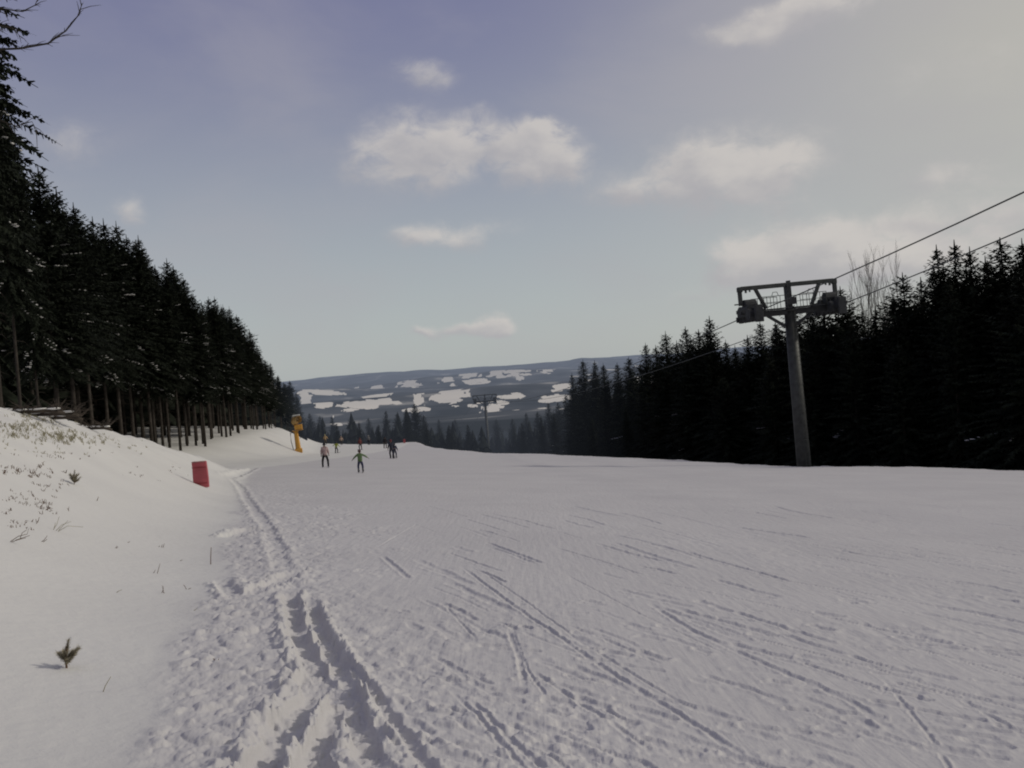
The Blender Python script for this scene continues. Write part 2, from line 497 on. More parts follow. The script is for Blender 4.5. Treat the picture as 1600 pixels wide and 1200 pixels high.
for i in range(120):
    px = random.uniform(640, 1600); py = 790 + 400 * random.random() ** 1.3
    k = (px - 640) / 960
    ln = random.uniform(40, 190) * (0.6 + 0.8 * k)
    sl = (0.62 - 0.42 * k) * random.uniform(0.75, 1.25) * (0.45 + 0.55 * (py - 790) / 400)
    carve(px_line([(px, py), (px + ln / 2, py + ln / 2 * sl + random.uniform(-3, 3)), (px + ln, py + ln * sl)]),
          random.uniform(0.012, 0.03) * (1 + (1200 - py) / 300), random.uniform(0.004, 0.011) * (1 + (1200 - py) / 600), 0.6, 0.35, 0.0, 300 + i)
# boot dents
for i in range(150):
    px = random.uniform(560, 1280) if i < 110 else random.uniform(1280, 1600)
    py = random.uniform(930, 1195)
    h = hit(px, py); a = random.uniform(0.1, 1.2); l = random.uniform(0.04, 0.17)
    carve([(h.x - math.cos(a) * l, h.y + math.sin(a) * l), (h.x + math.cos(a) * l, h.y - math.sin(a) * l)],
          random.uniform(.03, .06), random.uniform(.006, .015), 0.6, 0.6, 0.1, 500 + i, taper=False)
loc = loc * (1 - 0.5 * np.clip(-GRV / 0.04, 0, 1)) + GRV + RIM * (1 - np.clip(-GRV / 0.025, 0, 1))
loc = loc + np.clip((RIM - GRV * .6) / 0.03, 0, 1) * (0.016 * fbm(xs / .06, ys / .08, 3, 180, .6) + .5 * domes(wx, wy, .06, 181, .5) * .06)
dz[nearm] = loc
# animal / clod dimples on the bank
Z = Z + dz
nr, na = X.shape
co = np.empty((nr * na, 3), np.float32)
co[:, 0] = X.ravel(); co[:, 1] = Y.ravel(); co[:, 2] = Z.ravel()
idx = np.arange(nr * na).reshape(nr, na)
def grid_mesh(name, co, idx, mat, wrap=False):
    a = idx[:-1, :-1].ravel(); b_ = idx[:-1, 1:].ravel(); c = idx[1:, 1:].ravel(); d = idx[1:, :-1].ravel()
    q = np.stack([a, d, c, b_], 1)
    me = bpy.data.meshes.new(name)
    me.vertices.add(len(co)); me.vertices.foreach_set('co', co.ravel())
    me.loops.add(q.size); me.loops.foreach_set('vertex_index', q.ravel().astype(np.int32))
    me.polygons.add(len(q)); me.polygons.foreach_set('loop_start', np.arange(0, q.size, 4, dtype=np.int32))
    me.polygons.foreach_set('use_smooth', np.ones(len(q), bool))
    me.materials.append(mat); me.update(calc_edges=True)
    # make sure normals point up
    if me.polygons[len(q) // 2].normal.z < 0: me.flip_normals()
    o = bpy.data.objects.new(name, me); COL.objects.link(o)
    return o
ground = grid_mesh('snow_ground', co, idx, SNOW)
ga = ground.data.attributes.new('groomed', 'FLOAT', 'POINT'); ga.data.foreach_set('value', groomed.ravel().astype(np.float32))
tag(ground, kind='structure')
GX = None

# ------------------------------------------------------------------ far hills
ha = np.radians(np.concatenate([np.linspace(-48, -26, 120), np.linspace(-25.9, 24, 1000), np.linspace(24.1, 48, 120)]))
hr = np.exp(np.linspace(math.log(600), math.log(17000), 620))
HA, HR = np.meshgrid(ha, hr)
hx = HR * np.sin(HA); hy = HR * np.cos(HA)
hz = terrain(hx, hy) - 1.0 * (HR < 640)
fld = np.full(hx.shape, -1.0)
FIELDS = [(510, 615, 34, 5), (478, 627, 14, 5), (508, 629, 18, 4), (560, 633, 34, 8), (590, 620, 30, 6), (636, 604, 26, 9),
          (600, 628, 20, 5), (655, 622, 12, 8), (690, 622, 34, 9), (705, 610, 22, 5), (735, 584, 24, 6), (700, 594, 16, 5),
          (745, 593, 22, 5), (810, 578, 26, 4), (775, 580, 20, 3), (800, 620, 26, 6), (785, 630, 20, 5), (738, 634, 16, 4),
          (770, 641, 26, 4), (812, 594, 12, 2.5), (878, 606, 30, 9), (872, 624, 34, 8), (655, 640, 20, 4), (820, 585, 14, 2.5), (590, 606, 10, 2.5),
          (855, 578, 22, 3), (545, 640, 22, 3), (710, 612, 30, 4), (740, 600, 14, 3), (640, 640, 16, 3), (1010, 590, 30, 6), (1080, 600, 30, 6), (400, 625, 30, 6), (330, 615, 30, 6)]
def hit_far(px, py):
    d = ray(px, py)
    ts = np.exp(np.linspace(math.log(650), math.log(15000), 2500))
    Xh, Yh, Zh = d.x * ts, d.y * ts, EYE + d.z * ts
    bl = Zh <= terrain(Xh, Yh)
    if not bl.any(): return None
    i = int(np.argmax(bl)); return Xh[i], Yh[i]
# snowy fields: a patchwork of cells between the woods, open only round the clearings listed above
U = HA / 0.0085; W_ = np.log(HR) / 0.035
U = U + 0.9 * fbm(hx / 420, hy / 500, 3, 91) + 0.30 * W_ ; W_ = W_ + 0.9 * fbm(hx / 420 + 7, hy / 500, 3, 92)
iu, iw = np.floor(U), np.floor(W_)
b1 = np.full(U.shape, 9.0); b2 = np.full(U.shape, 9.0); cu = np.zeros(U.shape); cw = np.zeros(U.shape)
for du in (-1, 0, 1):
    for dw in (-1, 0, 1):
        gu, gw = iu + du, iw + dw
        pu = gu + 0.15 + 0.7 * _hash(gu, gw, 95); pw = gw + 0.15 + 0.7 * _hash(gu, gw, 96)
        d_ = np.hypot(U - pu, W_ - pw)
        c_ = d_ < b1
        b2 = np.where(c_, b1, np.minimum(b2, d_)); b1 = np.where(c_, d_, b1)
        cu = np.where(c_, gu, cu); cw = np.where(c_, gw, cw)
rnd = _hash(cu, cw, 97)
gate = np.full(hx.shape, -2.0)
for (px, py, rx, ry) in FIELDS:
    c = hit_far(px, py); a1 = hit_far(px, py - ry); a2 = hit_far(px, py + ry)
    if c is None: continue
    c = np.array(c); rad = math.hypot(*c); wid = rx / F * rad
    far_ = math.hypot(*a1) if a1 else rad * 1.1
    near_ = math.hypot(*a2) if a2 else rad * 0.9
    dep = min(max((far_ - near_) / 2, 60), 700)
    ur = c / rad; ut = np.array([ur[1], -ur[0]])
    dx = hx - c[0]; dy = hy - c[1]
    lr = (dx * ur[0] + dy * ur[1]) / dep; lt = (dx * ut[0] + dy * ut[1]) / wid
    gate = np.maximum(gate, 1 - np.hypot(lr, lt))
edge = sstep((b2 - b1 - 0.05) / 0.10)
fld = np.where(gate + 0.55 * (rnd - 0.5) + 0.45 * fbm(hx / 160, hy / 260, 2, 98) > 0.36, 1.0, -1.0)
fld = np.where((rnd > 0.985) & (HR > 1800) & (HR < 9000), 1.0, fld)
fld = np.where((edge < 0.5) & (_hash(cu + cw, cw, 99) > .72), fld - 0.9 * (1 - edge), fld)
co = np.stack([hx.ravel(), hy.ravel(), hz.ravel()], 1).astype(np.float32)
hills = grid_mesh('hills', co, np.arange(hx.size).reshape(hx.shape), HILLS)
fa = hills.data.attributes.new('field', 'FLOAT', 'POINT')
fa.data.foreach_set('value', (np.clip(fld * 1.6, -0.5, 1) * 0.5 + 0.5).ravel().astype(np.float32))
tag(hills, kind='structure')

P1 = at(1238, 443, 64.0)      # top centre of the crossarm
P2b = at(757, 617, 272.0)
def near_lift(x, y, w=5.5):
    ax, ay = P1.x, P1.y; dx, dy = P2b.x - ax, P2b.y - ay; l2 = dx * dx + dy * dy
    t = max(-.1, min(1.12, ((x - ax) * dx + (y - ay) * dy) / l2))
    return math.hypot(x - ax - t * dx, y - ay - t * dy) < w
# ------------------------------------------------------------------ trees
def spruce_mesh(seed, H=20.0, crown_from=0.3, rmax=2.5, detail=1.0, snow=0.0, dead=True):
    rs = random.Random(seed)
    tr = MB()
    bx, by = rs.uniform(-.25, .25), rs.uniform(-.25, .25)
    pts = [(bx * (k / 8) ** 2, by * (k / 8) ** 2, H * k / 8 - (0.6 if k == 0 else 0)) for k in range(9)]
    tr.tube(pts, [0.165 * (1 - k / 8.6) + 0.012 for k in range(9)], 7)
    if dead:
        z = H * 0.10
        while z < H * crown_from:
            th = rs.uniform(0, 6.28); l = rs.uniform(0.4, 1.5)
            c, s_ = math.cos(th), math.sin(th)
            tr.tube([(0.1 * c, .1 * s_, z), (l * .6 * c, l * .6 * s_, z - .05), (l * c, l * s_, z - l * .25)], [0.022, .014, .006], 3, False)
            z += rs.uniform(0.12, 0.4)
    V = []; Fc = []; sn = MB()
    def quad(p, a, b_, w1, w2):
        w1 *= 1.55; w2 *= 1.8
        n = len(V)
        V.extend([p - b_ * w1, p + b_ * w1, p + a + b_ * w2, p + a - b_ * w2]); Fc.append((n, n + 1, n + 2, n + 3))
    zb = H * crown_from
    z = zb
    while z < H - 0.15:
        t = (z - zb) / (H - zb)
        R = rmax * ((1 - t) ** 0.70) * (0.75 + 0.25 * min(1, t * 5)) + 0.10
        if t < 0.12: R *= 0.7 + 2.4 * t
        nb = max(4, int((5.5 + 2.2 * (1 - t)) * (0.8 + 0.2 * detail)))
        off = rs.uniform(0, 6.28)
        for k in range(nb):
            th = off + 6.283 * k / nb + rs.uniform(-.3, .3)
            L = R * rs.uniform(0.62, 1.18) * (1.3 if rs.random() < 0.06 else 1)
            zz = z + rs.uniform(-.16, .16)
            rise = 0.42 * t ** 2 * L + 0.05 * L
            droop = (0.42 - 0.40 * t) * L
            c, s_ = math.cos(th), math.sin(th)
            bxk = bx * (zz / H) ** 2; byk = by * (zz / H) ** 2
            def P(u):
                return Vector((bxk + c * L * u, byk + s_ * L * u, zz + rise * u * 1.5 - droop * u * u * 1.2 + 0.12 * L * max(0, u - .7)))
            D = Vector((c, s_, 0)); S = Vector((-s_, c, 0)); U = Vector((0, 0, 1))
            step = 0.20 / detail
            m = max(3, int(L / step))
            for i in range(m + 1):
                u = (i + 0.4 * rs.random()) / m
                if u < 0.12 and t < 0.6: continue
                p = P(min(u, 1)); tl = (0.50 * (1 - u) + 0.20) * min(1, L * 0.7 + .25) * rs.uniform(.6, 1.25)
                for sg in (-1, 1):
                    a = (D * rs.uniform(.35, .8) + S * sg * rs.uniform(.7, 1) + U * rs.uniform(-.65, .12)).normalized() * tl
                    bb = a.cross(Vector((rs.uniform(-.5, .5), rs.uniform(-.5, .5), 1))).normalized()
                    quad(p, a, bb, 0.055 / detail ** .5, 0.018)
                # hanging twig
                if t < 0.85:
                    a = (U * -1 + D * rs.uniform(-.2, .5) + S * rs.uniform(-.4, .4)).normalized() * tl * rs.uniform(.4, .9)
                    quad(p, a, (S * .8 + D * rs.uniform(-.5, .5)).normalized(), 0.07 / detail ** .5, 0.025)
            quad(P(.8), (P(1) - P(.8)) * 1.5, S, .04, .012)
            if snow and t < .75 and rs.random() < snow * 1.3 * (1 - t) and L > 0.9:
                u0 = rs.uniform(.55, .85)
                for q in range(rs.randint(2, 5)):
                    u = min(1, u0 - .2 + q * .11); p = P(u) + S * rs.uniform(-.12, .12)
                    rad = rs.uniform(.05, .13)
                    sn.blob(p + U * .05 + S * rs.uniform(-.15, .15), (rad * rs.uniform(1, 2.0), rad * rs.uniform(1, 2.0), .03), rs.randint(0, 9999), .35, 7, 4)
        z += rs.uniform(.26, .40) * (1.0 if t < .75 else .75)
    # leader
    quad(Vector((bx, by, H - .5)), Vector((0, 0, .9)), Vector((1, 0, 0)), .05, .012)
    quad(Vector((bx, by, H - .5)), Vector((0, 0, .9)), Vector((0, 1, 0)), .05, .012)
    nb_ = len(V); nf_ = len(Fc)
    me_c = bpy.data.meshes.new('crown'); me_c.from_pydata([tuple(v) for v in V] + sn.v, [], Fc + [tuple(i + nb_ for i in f) for f in sn.f])
    me_c.materials.append(NEEDLE); me_c.materials.append(BSNOW)
    me_c.polygons.foreach_set('material_index', [0] * nf_ + [1] * len(sn.f)); me_c.update()
    me_t = bpy.data.meshes.new('trunk'); me_t.from_pydata(tr.v, [], tr.f); me_t.materials.append(BARK)
    me_t.polygons.foreach_set('use_smooth', [True] * len(me_t.polygons)); me_t.update()
    return me_t, me_c, None

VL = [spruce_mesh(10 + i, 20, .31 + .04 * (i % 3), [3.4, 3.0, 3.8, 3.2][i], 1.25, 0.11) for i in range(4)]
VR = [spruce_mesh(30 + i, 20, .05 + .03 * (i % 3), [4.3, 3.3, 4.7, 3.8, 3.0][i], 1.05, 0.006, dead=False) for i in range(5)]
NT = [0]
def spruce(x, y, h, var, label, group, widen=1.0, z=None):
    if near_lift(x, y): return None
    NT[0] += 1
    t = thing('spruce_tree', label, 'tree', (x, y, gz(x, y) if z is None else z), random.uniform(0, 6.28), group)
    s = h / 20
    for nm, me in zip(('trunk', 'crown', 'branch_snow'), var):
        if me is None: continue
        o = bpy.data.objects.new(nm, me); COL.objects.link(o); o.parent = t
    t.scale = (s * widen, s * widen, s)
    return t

def top_z(px, py, x, y):
    """height at which something standing at x,y reaches the elevation seen at px,py"""
    d = ray(px, py); return EYE + d.z / math.hypot(d.x, d.y) * math.hypot(x, y)

LT = [(-60, -500), (0, -250), (20, 30), (45, 190), (62, 240), (90, 262), (140, 318), (165, 335), (205, 350), (235, 372), (262, 410), (290, 415), (310, 450),
      (330, 468), (360, 470), (385, 500), (400, 520), (418, 550), (432, 575), (455, 596), (475, 630)]
LR = [(-60, 30), (20, 38), (90, 55), (140, 68), (235, 86), (300, 98), (360, 110), (400, 124), (430, 150), (458, 225)]
def interp(tab, v):
    return float(np.interp(v, [a for a, _ in tab], [b for _, b in tab]))
G_L = 'spruces of the plantation left of the ski run'
def place_left(px, rgn, jit, var, label, group=G_L, hmax=24, front_=False):
    a = az_of(px, 660)
    x = math.sin(a) * rgn; y = math.cos(a) * rgn
    zt = top_z(px, interp(LT, px) + jit, x, y)
    h = min(zt - gz(x, y), hmax)
    if h < 4: return
    return spruce(x, y, h, var, label, group, (.62 if px < 75 and front_ else 1) * random.uniform(.85, 1.1) * (20 / max(h, 13)) ** .3)

front = [(-45, 34), (2, 37), (34, 45), (62, 50), (92, 56), (118, 60), (143, 67), (168, 73), (188, 77), (207, 82), (222, 88), (240, 86), (262, 94),
         (280, 100), (290, 92), (305, 96), (318, 90), (330, 99), (341, 106), (352, 100), (363, 110), (372, 106), (382, 116), (392, 122), (401, 118), (411, 130), (421, 140), (430, 146), (439, 160), (448, 180), (457, 215), (466, 270)]
lab_front = {1: 'nearest tall dark spruce at the left border, below the bare larch boughs',
             4: 'pointed spruce with snow dusted crown, next right of the big spruce at the left border',
             11: 'spruce whose slim tip stands just right of the small white cloud over the plantation',
             18: 'spruce with a broad rounded top at the right shoulder of the left plantation',
             31: 'small distant spruce at the low right end of the left tree line'}
for i, (px, rgn) in enumerate(front):
    place_left(px, rgn, random.uniform(-6, 10), VL[i % 4], lab_front.get(i, 'dark spruce with a bare lower trunk on the front edge of the left plantation'),
               G_L if i not in lab_front else None, front_=True)
for i in range(17):
    px = 236 + i * 13.5 + random.uniform(-3, 3)
    place_left(px, interp(LR, px) * random.uniform(.90, .97), random.uniform(6, 30), VL[random.randrange(4)], 'dark spruce with a bare lower trunk on the front edge of the left plantation')
for row in range(1, 7):
    px = -70 + row * 7
    while px < 468:
        rgn = interp(LR, px) * (1 + 0.0) + row * (4.0 + 0.02 * interp(LR, px)) + random.uniform(-1.3, 1.3)
        place_left(px, rgn, random.uniform(2, 40) + row * 3, VL[random.randrange(4)],
                   'dark spruce standing in the shade deep inside the left plantation', 'spruces deep inside the left plantation')
        px += (4.6 / rgn * F) * random.uniform(.7, 1.3) * (1.0 if px < 330 else 1.15)

RT = [(690, 690), (880, 610), (895, 585), (912, 568), (930, 566), (955, 572), (975, 570), (990, 560), (1012, 540), (1028, 545), (1046, 521), (1062, 535), (1078, 515), (1092, 520), (1116, 500),
      (1135, 535), (1150, 545), (1165, 540), (1185, 510), (1200, 503), (1225, 505), (1250, 480), (1285, 470), (1310, 458), (1328, 452), (1352, 490), (1380, 485), (1400, 476),
      (1424, 430), (1450, 440), (1470, 425), (1482, 392), (1504, 380), (1528, 390), (1545, 415), (1562, 390), (1580, 372), (1600, 385), (1700, 330), (1800, 280)]
RR = [(880, 190), (912, 172), (1000, 142), (1100, 118), (1250, 100), (1400, 92), (1600, 84), (1800, 78)]
G_R = 'spruces of the dark wood right of the ski run'
def place_right(px, rgn, jit, label, group=G_R):
    a = az_of(px, 600)
    x = math.sin(a) * rgn; y = math.cos(a) * rgn
    # the foot of the column and its top share one vertical, which the rolled camera shows slanting
    zt = top_z(px, interp(RT, px) + jit, x, y)
    h = min(zt - gz(x, y), 27)
    if h < 5: return
    return spruce(x, y, h, VR[random.randrange(5)], label, group, random.uniform(1.05, 1.4))
rl = {912: 'spruce at the far left end of the right wood, beside the snowy valley fields',
      1046: 'narrow pointed spruce in the right wood, third peak from its left end',
      1116: 'tall pointed spruce in the right wood midway between its left end and the lift pylon',
      1195: 'spruce directly left of the pylon shaft, below its left pulleys',
      1328: 'pointed spruce just right of the pylon crossarm',
      1424: 'slim spruce between the bare tree and the tallest group at the right',
      1504: 'tallest twin topped spruce at the far right of the wood',
      1585: 'dense spruce at the far right behind the lift ropes'}
front_r = [895, 912, 932, 948, 966, 985, 1012, 1028, 1046, 1062, 1078, 1094, 1116, 1134, 1152, 1172, 1195, 1222, 1250, 1272, 1298, 1328, 1352, 1376, 1400, 1424, 1448, 1470, 1485, 1504, 1528, 1552, 1585, 1612, 1650, 1700, 1760]
for px in front_r:
    place_right(px, interp(RR, px) + random.uniform(-2, 4), random.uniform(-3, 3), rl.get(px, 'dark spruce on the front edge of the right wood'), None if px in rl else G_R)
for row in range(0, 5):
    px = 885 + row * 9
    while px < 1760:
        rgn = interp(RR, px) + row * 5 + random.uniform(-2, 2) + (-7 if row == 0 else 0)
        place_right(px, rgn, random.uniform(6, 60) + (35 if row == 0 else 0), 'dark spruce packed inside the wood right of the run', 'spruces packed inside the right wood')
        px += (5.2 / rgn * F) * random.uniform(.75, 1.3)

# spruces below the crest of the run, in the gap between the two woods
G_V = 'spruces on the slope below the crest of the run'
mid = [(500, 300, 652), (520, 290, 648), (548, 310, 652), (575, 300, 650), (603, 260, 642), (620, 250, 646), (636, 235, 637), (650, 240, 632), (662, 250, 650), (685, 300, 652), (710, 320, 655),
       (742, 300, 650), (775, 310, 652), (800, 290, 650), (822, 280, 646), (840, 260, 640), (858, 250, 632), (872, 235, 628), (886, 220, 615), (560, 230, 660), (700, 240, 665), (730, 250, 662), (790, 250, 660), (815, 240, 656), (845, 220, 650),
       (865, 205, 640), (525, 240, 660), (484, 280, 645), (470, 260, 640), (590, 225, 662), (665, 225, 662), (760, 225, 665)]
for i, (px, rgn, py) in enumerate(mid):
    a = az_of(px, 650); x = math.sin(a) * rgn; y = math.cos(a) * rgn
    h = min(max(top_z(px, py + random.uniform(-2, 5), x, y) - gz(x, y), 9), 27)
    lb = {7: 'pointed spruce rising alone above the treetops below the crest, right of the paired skiers'}.get(i)
    spruce(x, y, h, VR[i % 5], lb or 'hazy spruce on the lower slope beyond the crest of the run', None if lb else G_V, 1.15)
print('TREES', NT[0])

# the rest of the woods: masses nobody could count
def mass(name, spots, mat, label, seed):
    rs = random.Random(seed); V = []; Fc = []
    for x, y, h, w, nseg, base in spots:
        if near_lift(x, y, 4.5): continue
        z = gz(x, y)
        for q in range(nseg):
            z0 = z + h * (base + (.95 - base) * q / nseg); z1 = z0 + h * 1.35 / nseg
            rr_ = w * (1 - q / nseg) ** .8 + .15
            b0 = len(V); n = 9; o = rs.uniform(0, 6.28)
            for k in range(n):
                rk = rr_ * rs.uniform(.5, 1.3); th = o + 6.283 * k / n
                V.append((x + rk * math.cos(th), y + rk * math.sin(th), z0 - rs.uniform(0, .35) * h / nseg))
            V.append((x + rs.uniform(-.1, .1), y, min(z1, z + h)))
            for k in range(n):
                if rs.random() < .9: Fc.append((b0 + k, b0 + (k + 1) % n, b0 + n))
    tag(mesh_obj(name, V, Fc, mat), label, 'forest', kind='stuff')
rs = random.Random(5); sp = []
for i in range(5600):
    a = rs.uniform(math.radians(-30), math.radians(34)); r = 240 + 900 * rs.random() ** 1.6
    pxa = 800 + math.tan(a) * F
    if r < 330 and not (450 < pxa < 900): continue
    if pxa < 470 and r < 400: continue
    x, y = r * math.sin(a), r * math.cos(a)
    sp.append((x, y, rs.uniform(10, 15.5) * (1 if rs.random() < .85 else 1.2), rs.uniform(2.6, 3.8) * (1 + r / 1500), 9 if r < 420 else 5, .05))
for i in range(900):
    a = rs.uniform(az_of(470), az_of(930)); r = rs.uniform(285, 520)
    x, y = r * math.sin(a), r * math.cos(a)
    sp.append((x, y, rs.uniform(13, 17.5), rs.uniform(3.0, 4.2), 10, .02))
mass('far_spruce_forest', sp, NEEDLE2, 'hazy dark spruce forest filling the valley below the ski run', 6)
sp = []
for i in range(700):
    px = rs.uniform(-150, 462); r = interp(LR, px) * 1.12 + rs.uniform(26, 95)
    a = az_of(px, 660); x, y = r * math.sin(a), r * math.cos(a)
    h = min(top_z(px, interp(LT, px) + rs.uniform(25, 70), x, y) - gz(x, y), 20)
    if h > 4: sp.append((x, y, h, rs.uniform(2.4, 3.4), 9, .03))
mass('plantation_interior', sp, NEEDLE, 'unlit dense spruces closing off the depth of the left plantation', 7)
sp = []
for i in range(700):
    px = rs.uniform(900, 1800); r = interp(RR, px) + rs.uniform(22, 80)
    a = az_of(px, 600); x, y = r * math.sin(a), r * math.cos(a)
    h = min(top_z(px, interp(RT, px) + rs.uniform(30, 80), x, y) - gz(x, y), 25)
    if h > 4: sp.append((x, y, h, rs.uniform(2.4, 3.6), 10, .0))
mass('wood_interior', sp, NEEDLE, 'unlit dense spruces closing off the depth of the right wood', 8)

# bare trees
def branch(mb, p, d, L, r, depth, rs, spread=.5, upb=.25, drop=0.0):
    pts = [p]; q = p.copy(); dd = d.copy(); n = 5
    for i in range(n):
        dd = (dd + Vector((rs.uniform(-1, 1), rs.uniform(-1, 1), rs.uniform(-1, 1))) * .12 + Vector((0, 0, upb * .3))).normalized()
        q = q + dd * L / n; pts.append(q.copy())
    mb.tube(pts, [r * (1 - .75 * i / n) for i in range(n + 1)], 5 if r > .03 else 3, False)
    if depth <= 0: return
    m = rs.randint(5, 8)
    for k in range(m):
        u = .25 + .75 * (k + rs.random()) / m
        i = min(int(u * n), n - 1); base = pts[i].lerp(pts[i + 1], u * n - i)
        s = Vector((rs.uniform(-1, 1), rs.uniform(-1, 1), rs.uniform(-.4, .6))).normalized()
        nd = (dd * (1 - spread) + s * spread + Vector((0, 0, upb * .4 - drop))).normalized()
        branch(mb, base, nd, L * rs.uniform(.35, .6) * (1.1 - .4 * u), r * .42, depth - 1, rs, spread, upb, drop)

def bare_tree(px, pytop, rgn, label, seed, stems=3):
    rs = random.Random(seed)
    a = az_of(px, 500); x = math.sin(a) * rgn; y = math.cos(a) * rgn; z = gz(x, y)
    h = top_z(px, pytop, x, y) - z
    t = thing('bare_tree', label, 'tree', (x, y, z))
    tr = MB(); tr.tube([(0, 0, -.5), (0.1, 0, h * .3), (0, .1, h * .5)], [.28, .2, .14], 8); tr.build('trunk', BARK, t, True)
    br = MB()
    for k in range(stems):
        th = 6.28 * k / stems + rs.random()
        branch(br, Vector((0, 0, h * (.40 + .04 * k))), Vector((math.cos(th) * .2, math.sin(th) * .2, 1)).normalized(), h * .36, .065, 3, rs, .36, .45)
    br.build('branches', BARE, t)
bare_tree(1355, 398, 99, 'tall leafless tree with fine upright twigs behind the dark spruces, left stem group', 3, 5)
bare_tree(1392, 402, 101, 'leafless tree with thin upright twigs, right hand one of the two bare trees', 8, 5)
bare_tree(1412, 455, 100, 'small leafless treetop poking from the spruces right of the two bare trees', 12, 2)

# larch at the left edge: only its boughs reach into the picture
rs = random.Random(4)
a = az_of(-75, 400); LRG = 21
lx, ly = math.sin(a) * LRG, math.cos(a) * LRG; lz = gz(lx, ly)
t = thing('larch_tree', 'leafless larch whose thin bare boughs stretch across the sky at the upper left', 'tree', (lx, ly, lz))
tr = MB(); tr.tube([(0, 0, -.5), (0, 0, 6), (.1, 0, 12), (.1, 0, 17)], [.26, .2, .12, .04], 9); tr.build('trunk', BARK, t, True)
br = MB()
def bough(targets, r=.03):
    z0 = targets[0]
    pts = [Vector(p) - Vector((lx, ly, lz)) for p in targets]
    br.tube(pts, [r * (1 - .8 * i / (len(pts) - 1)) for i in range(len(pts))], 5, False)
    for i in range(len(pts) - 1):
        L = (pts[i + 1] - pts[i]).length
        for k in range(int(L / .07)):
            u = rs.random(); p = pts[i].lerp(pts[i + 1], u); d = (pts[i + 1] - pts[i]).normalized()
            s = Vector((rs.uniform(-1, 1), rs.uniform(-1, 1), rs.uniform(-1.0, .5)))
            l = rs.uniform(.08, .45)
            q = p + (d * .7 + s * .5).normalized() * l
            m_ = p.lerp(q, .5) + Vector((0, 0, .02))
            br.tube([p, m_, q], [.009, .007, .003], 3, False)
bough([at(-80, 90, LRG * .86), at(-20, 78, LRG * .855), at(30, 76, LRG * .85), at(75, 68, LRG * .85), at(103, 48, LRG * .85), at(124, 22, LRG * .85), at(128, 5, LRG * .85)])
bough([at(-80, 25, LRG * .86), at(-10, 12, LRG * .85), at(35, 18, LRG * .85), at(55, 8, LRG * .85), at(62, -10, LRG * .85)], .022)
bough([at(-80, 60, LRG * .87), at(0, 40, LRG * .86), at(20, 45, LRG * .86), at(35, 60, LRG * .86)], .018)
bough([at(-80, 180, LRG * .87), at(0, 188, LRG * .86), at(25, 197, LRG * .86), at(50, 190, LRG * .86), at(58, 205, LRG * .86)], .018)
br.build('branches', BARK, t)

